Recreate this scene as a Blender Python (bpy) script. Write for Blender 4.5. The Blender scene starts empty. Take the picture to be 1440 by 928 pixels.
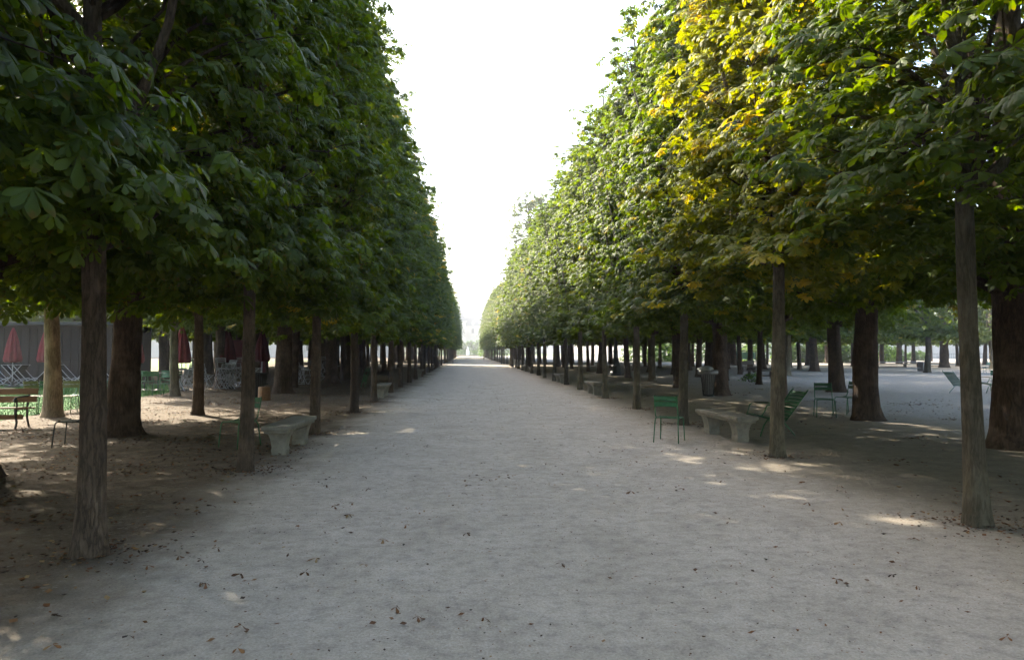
import bpy, math, random
import numpy as np
R = math.radians
C = bpy.context.scene.collection
scene = bpy.context.scene

# ------------------------------------------------------------------ camera
CAM_H, YAW, PITCH, FPX = 1.65, R(3.755), R(1.79), 960.0
cd = bpy.data.cameras.new('camera')
cam = bpy.data.objects.new('camera', cd); C.objects.link(cam)
cd.sensor_width = 36.0; cd.lens = 24.0
cd.clip_start = 0.05; cd.clip_end = 4000
cam.location = (0, 0, CAM_H)
cam.rotation_euler = (R(90) + PITCH, 0, -YAW)
scene.camera = cam

# ------------------------------------------------------------------ light
SUN_AZ, SUN_EL = 41.0, 35.0      # degrees left of the alley's axis, and up
world = bpy.data.worlds.new('World'); scene.world = world
world.use_nodes = True
wn = world.node_tree.nodes; wl = world.node_tree.links; wn.clear()
sky = wn.new('ShaderNodeTexSky'); sky.sky_type = 'NISHITA'; sky.sun_disc = False
sky.sun_elevation = R(SUN_EL); sky.sun_rotation = R(-SUN_AZ)
sky.air_density = 1.2; sky.dust_density = 3.0; sky.ozone_density = 1.0
bg = wn.new('ShaderNodeBackground'); bg.inputs['Strength'].default_value = 0.15
wo = wn.new('ShaderNodeOutputWorld')
wl.new(sky.outputs[0], bg.inputs[0]); wl.new(bg.outputs[0], wo.inputs[0])
sd = bpy.data.lights.new('sun', 'SUN'); sd.energy = 4.6; sd.angle = R(0.7); sd.color = (1.0, 0.90, 0.74)
sun = bpy.data.objects.new('sun', sd); C.objects.link(sun)
sun.rotation_euler = (R(90 - SUN_EL), 0, R(SUN_AZ - 180))
scene.view_settings.view_transform = 'Standard'; scene.view_settings.look = 'None'
scene.view_settings.gamma = 1.0; scene.view_settings.use_curve_mapping = False
scene.view_settings.exposure = 2.28
cy = scene.cycles
cy.max_bounces = 7; cy.diffuse_bounces = 4; cy.glossy_bounces = 2; cy.transmission_bounces = 4
cy.volume_bounces = 0; cy.transparent_max_bounces = 4; cy.sample_clamp_indirect = 6
cy.use_adaptive_sampling = True; cy.adaptive_threshold = 0.03; cy.use_denoising = True
HAZE = 0.0010

def at(px, py, z=0.0):
    """world point at height z seen at pixel px, py of the photograph (measuring)"""
    x = (px - 720) / FPX; y = (464 - py) / FPX
    s, c, sp, cp = math.sin(YAW), math.cos(YAW), math.sin(PITCH), math.cos(PITCH)
    d = (s*cp + x*c - y*s*sp, c*cp - x*s - y*c*sp, sp + y*cp)
    t = (z - CAM_H) / d[2]
    return d[0]*t, d[1]*t

# ------------------------------------------------------------------ materials
class NT:
    def __init__(s, name):
        s.m = bpy.data.materials.new(name); s.m.use_nodes = True
        s.t = s.m.node_tree; s.t.nodes.clear()
        s.out = s.t.nodes.new('ShaderNodeOutputMaterial')
    def n(s, typ, **kw):
        nd = s.t.nodes.new('ShaderNode' + typ)
        for k, v in kw.items():
            if k.startswith('i_'):
                key = k[2:]
                key = int(key) if key.isdigit() else key.replace('_', ' ')
                nd.inputs[key].default_value = v
            else: setattr(nd, k, v)
        return nd
    def l(s, a, b): s.t.links.new(a, b)
    def math(s, op, a, b=None, c=None, clamp=False):
        nd = s.n('Math', operation=op, use_clamp=clamp)
        for k, v in enumerate((a, b, c)):
            if v is None: continue
            if isinstance(v, (int, float)): nd.inputs[k].default_value = v
            else: s.l(v, nd.inputs[k])
        return nd.outputs[0]
    def mix(s, f, a, b, mode='MIX'):
        nd = s.n('Mix', data_type='RGBA', blend_type=mode)
        for k, v in ((0, f), (6, a), (7, b)):
            if isinstance(v, (int, float)): nd.inputs[k].default_value = v
            elif isinstance(v, tuple): nd.inputs[k].default_value = (*v, 1)
            else: s.l(v, nd.inputs[k])
        return nd.outputs[2]
    def ramp(s, f, stops):
        nd = s.n('ValToRGB'); cr = nd.color_ramp
        while len(cr.elements) < len(stops): cr.elements.new(0.5)
        for e, (p, c) in zip(cr.elements, stops):
            e.position = p; e.color = (*c, 1) if isinstance(c, tuple) else (c, c, c, 1)
        s.l(f, nd.inputs[0]); return nd.outputs[0]
    def noise(s, vec, scale, detail=4, rough=0.6):
        nd = s.n('TexNoise', i_Scale=scale, i_Detail=detail, i_Roughness=rough)
        if vec is not None: s.l(vec, nd.inputs['Vector'])
        return nd.outputs['Fac']
    def bump(s, h, strength, dist=0.01):
        nd = s.n('Bump', i_Strength=strength, i_Distance=dist); s.l(h, nd.inputs['Height']); return nd.outputs[0]
    def bsdf(s, col, rough=0.8, normal=None, metal=0.0, spec=0.4):
        b = s.n('BsdfPrincipled'); b.inputs['Metallic'].default_value = metal
        b.inputs['Specular IOR Level'].default_value = spec
        if isinstance(col, tuple): b.inputs['Base Color'].default_value = (*col, 1)
        else: s.l(col, b.inputs['Base Color'])
        if isinstance(rough, (int, float)): b.inputs['Roughness'].default_value = rough
        else: s.l(rough, b.inputs['Roughness'])
        if normal is not None: s.l(normal, b.inputs['Normal'])
        return b.outputs[0]
    def done(s, sh):
        s.l(sh, s.out.inputs[0]); return s.m

def mat_ground():
    t = NT('sandy_ground')
    geo = t.n('NewGeometry'); pos = geo.outputs['Position']
    sep = t.n('SeparateXYZ'); t.l(pos, sep.inputs[0]); X, Y = sep.outputs[0], sep.outputs[1]
    wob = t.noise(pos, 0.55, 5, 0.65); wob2 = t.noise(pos, 3.0, 4, 0.7)
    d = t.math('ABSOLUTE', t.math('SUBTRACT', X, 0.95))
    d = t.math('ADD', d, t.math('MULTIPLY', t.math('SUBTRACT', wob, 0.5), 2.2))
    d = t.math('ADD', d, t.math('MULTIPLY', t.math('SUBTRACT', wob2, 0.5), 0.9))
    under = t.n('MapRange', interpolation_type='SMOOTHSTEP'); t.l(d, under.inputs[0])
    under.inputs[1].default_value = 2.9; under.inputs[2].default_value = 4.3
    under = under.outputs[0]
    # the trodden clearing to the right is bare and pale again
    cl = t.n('MapRange', interpolation_type='SMOOTHSTEP')
    t.l(t.math('ADD', X, t.math('MULTIPLY', t.math('SUBTRACT', wob, 0.5), 5)), cl.inputs[0])
    cl.inputs[1].default_value = 8.6; cl.inputs[2].default_value = 12.5
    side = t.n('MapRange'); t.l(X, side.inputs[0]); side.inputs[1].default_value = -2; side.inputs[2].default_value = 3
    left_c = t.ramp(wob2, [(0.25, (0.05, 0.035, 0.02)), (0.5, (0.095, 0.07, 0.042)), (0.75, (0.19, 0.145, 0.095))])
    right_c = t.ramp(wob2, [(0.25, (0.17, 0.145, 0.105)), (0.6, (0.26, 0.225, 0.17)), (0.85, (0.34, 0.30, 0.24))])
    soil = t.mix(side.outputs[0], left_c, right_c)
    m1 = t.noise(pos, 1.3, 8, 0.72)
    path = t.ramp(m1, [(0.25, (0.34, 0.295, 0.235)), (0.5, (0.45, 0.395, 0.32)), (0.75, (0.53, 0.47, 0.39))])
    pale = t.ramp(wob2, [(0.2, (0.22, 0.20, 0.175)), (0.8, (0.35, 0.325, 0.285))])
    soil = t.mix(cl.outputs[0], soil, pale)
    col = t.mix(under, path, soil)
    # scuffs, stretched a little, and grit
    mp = t.n('Mapping'); mp.inputs['Scale'].default_value = (1.0, 1.15, 1); t.l(pos, mp.inputs[0])
    sc = t.noise(mp.outputs[0], 7.0, 8, 0.78)
    col = t.mix(t.math('MULTIPLY', t.ramp(sc, [(0.36, 1.0), (0.52, 0.0)]), 0.5), col, (0.19, 0.165, 0.14))
    col = t.mix(t.math('MULTIPLY', t.ramp(sc, [(0.55, 0.0), (0.72, 1.0)]), 0.4), col, (0.55, 0.52, 0.47))
    vo = t.n('TexVoronoi', i_Scale=38.0); t.l(pos, vo.inputs['Vector'])
    grit = t.ramp(vo.outputs['Distance'], [(0.10, 1.0), (0.2, 0.0)])
    pick = t.ramp(vo.outputs['Color'], [(0.60, 0.0), (0.66, 1.0)])
    col = t.mix(t.math('MULTIPLY', t.math('MULTIPLY', grit, pick), 0.55), col, (0.10, 0.085, 0.065))
    vo2 = t.n('TexVoronoi', i_Scale=95.0); t.l(pos, vo2.inputs['Vector'])
    fine = t.noise(pos, 60, 4, 0.75)
    col = t.mix(0.5, col, t.ramp(fine, [(0.25, 0.22), (0.75, 0.80)]), 'OVERLAY')
    h = t.math('ADD', t.math('MULTIPLY', sc, 1.0), t.math('MULTIPLY', fine, 0.25))
    h = t.math('ADD', h, t.math('MULTIPLY', vo2.outputs['Distance'], -0.15))
    h = t.math('ADD', h, t.math('MULTIPLY', m1, 1.5))
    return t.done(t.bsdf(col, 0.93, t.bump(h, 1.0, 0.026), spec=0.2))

def mat_bark(name, c1, c2, c3, scale=1.0, strength=0.8, moss=0.0):
    t = NT(name)
    tc = t.n('TexCoord'); oi = t.n('ObjectInfo')
    add = t.n('VectorMath', operation='ADD'); t.l(tc.outputs['Object'], add.inputs[0])
    cmb = t.n('CombineXYZ'); r = t.math('MULTIPLY', oi.outputs['Random'], 50.0)
    for k in range(3): t.l(r, cmb.inputs[k])
    t.l(cmb.outputs[0], add.inputs[1])
    mp = t.n('Mapping'); mp.inputs['Scale'].default_value = (9*scale, 9*scale, 1.8*scale); t.l(add.outputs[0], mp.inputs[0])
    a = t.noise(mp.outputs[0], 2.4, 8, 0.7)
    mp2 = t.n('Mapping'); mp2.inputs['Scale'].default_value = (16*scale, 16*scale, 2.6*scale); t.l(add.outputs[0], mp2.inputs[0])
    rid = t.math('ABSOLUTE', t.math('SUBTRACT', t.noise(mp2.outputs[0], 1.3, 5, 0.62), 0.5))
    crack = t.ramp(rid, [(0.0, 0.0), (0.07, 1.0)])
    col = t.ramp(a, [(0.25, c1), (0.5, c2), (0.75, c3)])
    col = t.mix(t.math('MULTIPLY', t.math('SUBTRACT', 1.0, crack), 0.6), col, tuple(v*0.4 for v in c1))
    b = t.noise(add.outputs[0], 2.2, 5, 0.6)
    col = t.mix(t.math('MULTIPLY', t.ramp(b, [(0.5, 0.0), (0.68, 1.0)]), 0.5), col, tuple(v*1.5 for v in c3))
    if moss:
        g = t.noise(add.outputs[0], 1.5, 4, 0.6)
        col = t.mix(t.math('MULTIPLY', t.ramp(g, [(0.35, 0.0), (0.6, 1.0)]), moss), col, (0.11, 0.105, 0.055))
    v = t.math('ADD', 0.75, t.math('MULTIPLY', oi.outputs['Random'], 0.5))
    cc = t.n('CombineColor')
    for k in range(3): t.l(v, cc.inputs[k])
    col = t.mix(1.0, col, cc.outputs[0], 'MULTIPLY')
    h = t.math('ADD', t.math('MULTIPLY', a, 0.9), t.math('MULTIPLY', crack, 0.5))
    return t.done(t.bsdf(col, 0.9, t.bump(h, strength, 0.02), spec=0.25))

def mat_leaf(name, dark, mid, light, yellow, orange, sheen=0.5):
    t = NT(name)
    a1 = t.n('Attribute', attribute_name='tint'); tint = a1.outputs['Fac']
    a2 = t.n('Attribute', attribute_name='clump'); cl = a2.outputs['Fac']
    a3 = t.n('Attribute', attribute_type='OBJECT', attribute_name='autumn')
    a4 = t.n('Attribute', attribute_name='along')
    oi = t.n('ObjectInfo')
    base = t.ramp(tint, [(0.0, dark), (0.5, mid), (1.0, light)])
    base = t.mix(t.math('MULTIPLY', oi.outputs['Random'], 0.35), base, light)
    geo = t.n('NewGeometry')
    vn = t.noise(geo.outputs['Position'], 0.5, 3, 0.5)
    zone = t.ramp(vn, [(0.35, 0.0), (0.65, 1.0)])
    thr = t.math('SUBTRACT', 1.0, t.math('MULTIPLY', a3.outputs['Fac'], t.math('ADD', 0.5, t.math('MULTIPLY', zone, 0.75))))
    y = t.math('MULTIPLY', t.math('SUBTRACT', cl, thr), 8.0, clamp=True)
    y2 = t.math('MULTIPLY', t.math('SUBTRACT', t.math('ADD', t.math('MULTIPLY', tint, 0.4), t.math('MULTIPLY', cl, 0.7)), t.math('ADD', thr, 0.27)), 8.0, clamp=True)
    col = t.mix(y, base, yellow); col = t.mix(y2, col, orange)
    # rusty blotches at some leaf ends
    rn = t.noise(geo.outputs['Position'], 9.0, 3, 0.6)
    edge = t.math('MULTIPLY', t.ramp(a4.outputs['Fac'], [(0.6, 0.0), (1.0, 1.0)]), t.ramp(rn, [(0.54, 0.0), (0.66, 1.0)]))
    col = t.mix(t.math('MULTIPLY', edge, 0.6), col, (0.16, 0.075, 0.02))
    p = t.n('BsdfPrincipled'); t.l(col, p.inputs['Base Color'])
    p.inputs['Roughness'].default_value = 0.58; p.inputs['Specular IOR Level'].default_value = sheen
    bt = t.n('Bump', i_Strength=0.3, i_Distance=0.004); t.l(t.noise(geo.outputs['Position'], 60, 2, 0.5), bt.inputs['Height'])
    t.l(bt.outputs[0], p.inputs['Normal'])
    tr = t.n('BsdfTranslucent')
    hs = t.n('HueSaturation', i_Saturation=1.2, i_Value=2.4, i_Hue=0.48); t.l(col, hs.inputs['Color'])
    t.l(hs.outputs[0], tr.inputs['Color'])
    mx = t.n('MixShader'); mx.inputs[0].default_value = 0.46
    t.l(p.outputs[0], mx.inputs[1]); t.l(tr.outputs[0], mx.inputs[2])
    return t.done(mx.outputs[0])

def mat_plain(name, c, rough=0.6, metal=0.0, var=0.25, scale=8.0, bump=0.15, spec=0.4, c2=None):
    t = NT(name); tc = t.n('TexCoord')
    a = t.noise(tc.outputs['Object'], scale, 6, 0.65)
    lo = c2 if c2 else tuple(v*(1-var) for v in c)
    col = t.ramp(a, [(0.3, lo), (0.7, tuple(min(1, v*(1+var*0.6)) for v in c))])
    f = t.noise(tc.outputs['Object'], scale*7, 4, 0.6)
    return t.done(t.bsdf(col, rough, t.bump(f, bump, 0.01), metal, spec))

def mat_grass(name, c1, c2):
    t = NT(name); geo = t.n('NewGeometry')
    a = t.noise(geo.outputs['Position'], 0.8, 5, 0.6); f = t.noise(geo.outputs['Position'], 25, 5, 0.75)
    col = t.mix(a, c1, c2); col = t.mix(0.6, col, t.ramp(f, [(0.3, 0.3), (0.7, 0.7)]), 'OVERLAY')
    return t.done(t.bsdf(col, 0.85, t.bump(f, 1.0, 0.04), spec=0.2))

def mat_wood(name, c1, c2):
    t = NT(name); tc = t.n('TexCoord')
    mp = t.n('Mapping'); mp.inputs['Scale'].default_value = (3, 30, 30); t.l(tc.outputs['Object'], mp.inputs[0])
    a = t.noise(mp.outputs[0], 1.5, 6, 0.7)
    return t.done(t.bsdf(t.ramp(a, [(0.3, c1), (0.7, c2)]), 0.65, t.bump(a, 0.3, 0.005)))

def mat_litter():
    t = NT('dry_leaves')
    a1 = t.n('Attribute', attribute_name='tint')
    col = t.ramp(a1.outputs['Fac'], [(0.0, (0.035, 0.022, 0.014)), (0.45, (0.10, 0.045, 0.018)), (0.8, (0.20, 0.085, 0.028)), (1.0, (0.30, 0.20, 0.09))])
    return t.done(t.bsdf(col, 0.75, spec=0.25))

M = {}
M['ground'] = mat_ground()
M['bark_slim'] = mat_bark('slim_bark', (0.05, 0.034, 0.024), (0.095, 0.068, 0.048), (0.145, 0.105, 0.075), 1.2, 0.9, 0.05)
M['bark_moss'] = mat_bark('mossy_bark', (0.06, 0.05, 0.035), (0.11, 0.092, 0.064), (0.17, 0.145, 0.105), 1.2, 0.8, 0.22)
M['bark_old'] = mat_bark('old_bark', (0.036, 0.024, 0.017), (0.072, 0.048, 0.033), (0.115, 0.082, 0.058), 0.8, 1.0)
M['bark_light'] = mat_bark('light_bark', (0.16, 0.12, 0.075), (0.26, 0.20, 0.13), (0.36, 0.29, 0.20), 0.8, 0.6)
M['leaf'] = mat_leaf('chestnut_leaf', (0.024, 0.045, 0.009), (0.048, 0.084, 0.013), (0.092, 0.134, 0.018), (0.30, 0.25, 0.022), (0.27, 0.13, 0.018), 0.34)
M['leaf_sun_gold'] = mat_leaf('sun_gold_leaf', (0.032, 0.058, 0.01), (0.08, 0.118, 0.014), (0.18, 0.18, 0.018), (0.34, 0.28, 0.022), (0.30, 0.17, 0.02), 0.34)  # autumn yellow, plus sun glowing through the leaves put into the base colours
M['leaf_far'] = mat_leaf('sparse_leaf', (0.05, 0.07, 0.03), (0.08, 0.11, 0.045), (0.12, 0.15, 0.06), (0.30, 0.25, 0.05), (0.3, 0.15, 0.03))
M['shrub'] = mat_leaf('shrub_leaf', (0.024, 0.06, 0.016), (0.05, 0.108, 0.022), (0.10, 0.16, 0.035), (0.3, 0.3, 0.05), (0.3, 0.2, 0.03), 0.4)
M['green'] = mat_plain('green_paint', (0.022, 0.12, 0.042), 0.34, 0.0, 0.3, 14, 0.08)
M['teal'] = mat_plain('worn_green_paint', (0.10, 0.22, 0.17), 0.4, 0.0, 0.3, 14, 0.08)
M['olive'] = mat_plain('olive_paint', (0.13, 0.15, 0.05), 0.45, 0.0, 0.3, 14, 0.08)
M['stone'] = mat_plain('grey_stone', (0.24, 0.225, 0.185), 0.85, 0.0, 0.35, 5, 0.6, 0.25, (0.15, 0.14, 0.11))
M['palace'] = mat_plain('palace_stone', (0.5, 0.46, 0.39), 0.9, 0, 0.15, 0.2, 0.1)
M['slate'] = mat_plain('slate', (0.13, 0.14, 0.16), 0.6, 0, 0.2, 0.5, 0.1)
M['glass'] = mat_plain('dark_window', (0.03, 0.035, 0.04), 0.15, 0, 0.2, 1, 0.0, 0.5)
M['wall'] = mat_plain('pale_limestone', (0.50, 0.48, 0.45), 0.85, 0, 0.15, 0.8, 0.3)
M['iron'] = mat_plain('cast_iron', (0.018, 0.024, 0.022), 0.5, 0.2, 0.3, 10, 0.2)
M['alu'] = mat_plain('pale_metal', (0.34, 0.35, 0.37), 0.45, 0.3, 0.15, 20, 0.05)
M['steel'] = mat_plain('dull_steel', (0.20, 0.20, 0.20), 0.45, 0.4, 0.2, 20, 0.05)
M['red'] = mat_plain('red_canvas', (0.20, 0.022, 0.03), 0.85, 0, 0.25, 4, 0.2)
M['wine'] = mat_plain('wine_red_canvas', (0.085, 0.008, 0.012), 0.8, 0, 0.25, 4, 0.2)
M['dark'] = mat_plain('dark_panel', (0.013, 0.011, 0.010), 0.85, 0, 0.25, 3, 0.2)
M['wood'] = mat_wood('bench_wood', (0.15, 0.075, 0.032), (0.28, 0.155, 0.07))
M['oldwood'] = mat_wood('dark_wood', (0.05, 0.038, 0.026), (0.10, 0.075, 0.05))
M['bag'] = mat_plain('pale_plastic', (0.30, 0.33, 0.32), 0.3, 0, 0.2, 9, 0.6, 0.5)
M['hedge'] = mat_leaf('hedge_leaf', (0.03, 0.06, 0.02), (0.05, 0.095, 0.025), (0.08, 0.13, 0.04), (0.3, 0.25, 0.05), (0.3, 0.2, 0.03), 0.3)
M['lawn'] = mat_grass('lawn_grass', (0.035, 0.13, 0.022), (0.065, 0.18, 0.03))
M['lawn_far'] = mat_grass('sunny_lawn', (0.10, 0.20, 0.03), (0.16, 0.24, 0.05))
M['litter'] = mat_litter()
M['skirt'] = mat_plain('leaf_mould', (0.10, 0.065, 0.04), 0.9, 0, 0.4, 12, 0.6)
t_ = NT('water'); M['water'] = t_.done(t_.bsdf((0.35, 0.40, 0.40), 0.12, t_.bump(t_.noise(None, 3), 0.3, 0.05)))
t_ = NT('spray'); M['spray'] = t_.done(t_.bsdf((0.9, 0.92, 0.93), 0.5))

# ------------------------------------------------------------------ objects
def obj(name, me, mat, parent=None, smooth=False):
    o = bpy.data.objects.new(name, me); C.objects.link(o)
    if mat is not None:
        me.materials.clear(); me.materials.append(mat)
    if parent is not None: o.parent = parent
    if smooth: me.polygons.foreach_set('use_smooth', [True]*len(me.polygons))
    return o
def tag(o, label=None, cat=None, group=None, kind=None):
    if label: o['label'] = label
    if cat: o['category'] = cat
    if group: o['group'] = group
    if kind: o['kind'] = kind
    return o
def thing(name, label, cat, loc=(0, 0, 0), rz=0.0, group=None):
    o = bpy.data.objects.new(name, None); C.objects.link(o)
    o.empty_display_size = 0.2
    o.location = loc; o.rotation_euler = (0, 0, rz)
    return tag(o, label, cat, group)
CH = {}
def note_children():
    CH.clear()
    for o in bpy.data.objects:
        if o.parent: CH.setdefault(o.parent.name, []).append(o)
def copy_tree(o, parent=None):
    c = o.copy(); C.objects.link(c)
    if parent is not None: c.parent = parent
    for ch in CH.get(o.name, []): copy_tree(ch, c)
    return c

class MB:
    def __init__(s): s.v = []; s.f = []
    def raw(s, vs, fs):
        k = len(s.v); s.v += [tuple(v) for v in vs]; s.f += [tuple(i+k for i in f) for f in fs]; return s
    def box(s, c, d, rz=0, rx=0, bev=0.0):
        hx, hy, hz = d[0]/2, d[1]/2, d[2]/2
        if bev:
            b = bev; ring = [(-hx+b, -hy), (hx-b, -hy), (hx, -hy+b), (hx, hy-b), (hx-b, hy), (-hx+b, hy), (-hx, hy-b), (-hx, -hy+b)]
            ins = [(x*(1-b/hx), y*(1-b/hy)) for x, y in ring]
            lv = [(ins, -hz), (ring, -hz+b), (ring, hz-b), (ins, hz)]
            vs = [(x, y, z) for rg, z in lv for x, y in rg]
            fs = [(j*8+i, j*8+(i+1) % 8, (j+1)*8+(i+1) % 8, (j+1)*8+i) for j in range(3) for i in range(8)]
            fs += [tuple(range(7, -1, -1)), tuple(range(24, 32))]
        else:
            vs = [(x, y, z) for z in (-hz, hz) for x, y in ((-hx, -hy), (hx, -hy), (hx, hy), (-hx, hy))]
            fs = [(3, 2, 1, 0), (4, 5, 6, 7), (0, 1, 5, 4), (1, 2, 6, 5), (2, 3, 7, 6), (3, 0, 4, 7)]
        o = []
        for x, y, z in vs:
            y, z = y*math.cos(rx)-z*math.sin(rx), y*math.sin(rx)+z*math.cos(rx)
            x, y = x*math.cos(rz)-y*math.sin(rz), x*math.sin(rz)+y*math.cos(rz)
            o.append((x+c[0], y+c[1], z+c[2]))
        return s.raw(o, fs)
    def tube(s, pts, r, n=8):
        P = np.array(pts, float); m = len(P)
        rr = [r]*m if isinstance(r, (int, float)) else r
        T = np.gradient(P, axis=0); T /= np.linalg.norm(T, axis=1)[:, None] + 1e-9
        up = np.array([0, 0, 1.0]) if abs(T[0][2]) < 0.9 else np.array([1.0, 0, 0])
        vs = []
        for i in range(m):
            a = np.cross(T[i], up); na = np.linalg.norm(a)
            if na < 1e-3: a = np.cross(T[i], [0.3, 1, 0.2]); na = np.linalg.norm(a)
            a /= na; b = np.cross(T[i], a); up = -b if False else np.cross(a, T[i])
            for k in range(n):
                t = 2*math.pi*k/n; vs.append(tuple(P[i] + rr[i]*(math.cos(t)*a + math.sin(t)*b)))
        fs = [(i*n+k, i*n+(k+1) % n, (i+1)*n+(k+1) % n, (i+1)*n+k) for i in range(m-1) for k in range(n)]
        fs += [tuple(range(n-1, -1, -1)), tuple(range((m-1)*n, m*n))]
        return s.raw(vs, fs)
    def lathe(s, prof, n=24, c=(0, 0, 0), lobes=None):
        vs = []
        for r, z in prof:
            for k in range(n):
                t = 2*math.pi*k/n; q = r*(1 + (lobes(t, z) if lobes else 0))
                vs.append((c[0]+q*math.cos(t), c[1]+q*math.sin(t), c[2]+z))
        m = len(prof)
        fs = [(i*n+k, i*n+(k+1) % n, (i+1)*n+(k+1) % n, (i+1)*n+k) for i in range(m-1) for k in range(n)]
        fs += [tuple(range(n-1, -1, -1)), tuple(range((m-1)*n, m*n))]
        return s.raw(vs, fs)
    def prism(s, poly, y0, y1):   # poly in x,z
        n = len(poly); vs = [(x, y0, z) for x, z in poly] + [(x, y1, z) for x, z in poly]
        fs = [tuple(range(n)), tuple(range(2*n-1, n-1, -1))] + [((i+1) % n, i, n+i, n+(i+1) % n) for i in range(n)]
        return s.raw(vs, fs)
    def mesh(s, name):
        me = bpy.data.meshes.new(name); me.from_pydata(s.v, [], s.f); me.update(); return me
    def build(s, name, mat, parent=None, smooth=False):
        return obj(name, s.mesh(name), mat, parent, smooth)

def fast_mesh(name, V, Q, attrs, tri=False):
    """V (n,3), Q (m,k) with -1 padding allowed for triangles"""
    me = bpy.data.meshes.new(name)
    me.vertices.add(len(V)); me.vertices.foreach_set('co', V.astype(np.float32).ravel())
    k = Q.shape[1]
    me.loops.add(Q.size); me.loops.foreach_set('vertex_index', Q.astype(np.int32).ravel())
    me.polygons.add(len(Q))
    me.polygons.foreach_set('loop_start', np.arange(0, Q.size, k, dtype=np.int32))
    for an, av in attrs.items():
        a = me.attributes.new(an, 'FLOAT', 'POINT'); a.data.foreach_set('value', av.astype(np.float32))
    me.update(calc_edges=True); me.validate()
    return me

# ------------------------------------------------------------------ leaves
def norm(a): return a / (np.linalg.norm(a, axis=-1, keepdims=True) + 1e-9)
TPL = {
    0: (np.array([[0, 0, 0], [.36, .095, -.012], [.36, 0, .03], [.36, -.095, -.012], [.70, .195, -.05], [.70, 0, .015], [.70, -.195, -.05], [1, 0, -.12], [.88, .13, -.08], [.88, -.13, -.08]], float),
        np.array([[0, 1, 2, 2], [0, 2, 3, 3], [1, 4, 5, 2], [2, 5, 6, 3], [4, 8, 7, 5], [5, 7, 9, 6]])),
    1: (np.array([[0, 0, 0], [.62, .20, -.03], [1, 0, -.09], [.62, -.20, -.03], [.6, 0, .03]], float),
        np.array([[0, 1, 2, 4], [0, 4, 2, 3]])),
    2: (np.array([[0, 0, 0], [.6, .27, -.02], [1, 0, -.06], [.6, -.27, -.02]], float),
        np.array([[0, 1, 2, 3]])),
}
def palmate(c, fwd, nrm, size, clump, rng, lod, nl=6):
    """palmate leaves at c (N,3): nl leaflets each"""
    N = len(c); fwd = norm(fwd - (fwd*nrm).sum(1)[:, None]*nrm); side = np.cross(nrm, fwd)
    tp, tf = TPL[lod]; nv = len(tp)
    ang = np.linspace(-1.95, 1.95, nl)[None, :] + rng.normal(0, .09, (N, nl))
    L = size[:, None]*(1 - 0.33*np.abs(ang)/1.95)*rng.uniform(.88, 1.1, (N, nl))
    drop = rng.uniform(.15, .55, (N, 1))*np.ones((1, nl)) + rng.normal(0, .08, (N, nl))
    d = np.cos(ang)[..., None]*fwd[:, None] + np.sin(ang)[..., None]*side[:, None] - drop[..., None]*nrm[:, None]
    d = norm(d)
    s = norm(np.cross(nrm[:, None] + rng.normal(0, .22, (N, nl, 3)), d)); n = np.cross(d, s)
    P = c[:, None, None, :] + L[..., None, None]*(tp[None, None, :, 0, None]*d[:, :, None] + tp[None, None, :, 1, None]*s[:, :, None]*1.05 + tp[None, None, :, 2, None]*n[:, :, None])
    V = P.reshape(-1, 3)
    if lod == 0:
        # level 0 mixes triangles (as degenerate quads avoided): split to triangles
        t3 = []
        for q in tf:
            t3.append([q[0], q[1], q[2]])
            if q[3] != q[2]: t3.append([q[0], q[2], q[3]])
        tf = np.array(t3)
    off = (np.arange(N*nl)*nv)[:, None, None]
    Q = (tf[None] + off).reshape(-1, tf.shape[1])
    leaf_t = np.clip(rng.beta(2.2, 2.2, N)[:, None] + rng.normal(0, .07, (N, nl)), 0, 1)
    tint = np.repeat(leaf_t.ravel(), nv)
    cl = np.repeat(np.repeat(clump, nl), nv)
    along = np.tile(tp[:, 0], N*nl)
    return V, Q, dict(tint=tint, clump=cl, along=along)

def crown_mesh(name, seed, lod, shape, per_bough, boughs, size, leaves_per=6, nl=6):
    """shape(rng, n) -> bough centres (n,3) and outward directions (n,3)"""
    rng = np.random.default_rng(seed)
    bc, bo = shape(rng, boughs)
    B = len(bc)
    bcl = rng.random(B)
    # shoots round every bough centre, in a flattened plate that tilts outwards
    idx = np.repeat(np.arange(B), per_bough); n = len(idx)
    off = rng.normal(0, 1, (n, 3))*np.array([.33, .36, .16])
    out = bo[idx]
    off[:, 2] -= 0.35*(off*out*[1, 1, 0]).sum(1)
    sc = bc[idx] + off
    sd_ = norm(out + off*np.array([1.0, 1.0, .4])*1.2 + [0, 0, .15] + rng.normal(0, .25, (n, 3)))
    scl = np.clip(bcl[idx]*.75 + rng.random(n)*.25, 0, 1)
    # whorl of leaves on each shoot
    j = np.repeat(np.arange(n), leaves_per); m = len(j)
    ph = rng.uniform(0, 6.283, m)
    hor = np.stack([np.cos(ph), np.sin(ph), rng.uniform(-.5, .25, m)], 1)
    fw = norm(hor + sd_[j]*0.9)
    pet = rng.uniform(.05, .17, m)[:, None]
    c = sc[j] + fw*pet + rng.normal(0, .02, (m, 3))
    nr = norm(np.array([0, 0, 1.0]) + 0.55*out[j]*[1, 1, .3] + 0.25*fw*[1, 1, 0] + rng.normal(0, .30, (m, 3)))
    fwd = norm(fw - [0, 0, .25])
    sz = size*rng.uniform(.5, 1.2, m)
    V, Q, A = palmate(c, fwd, nr, sz, scl[j], rng, lod, nl)
    return fast_mesh(name, V, Q, A), bc

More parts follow.
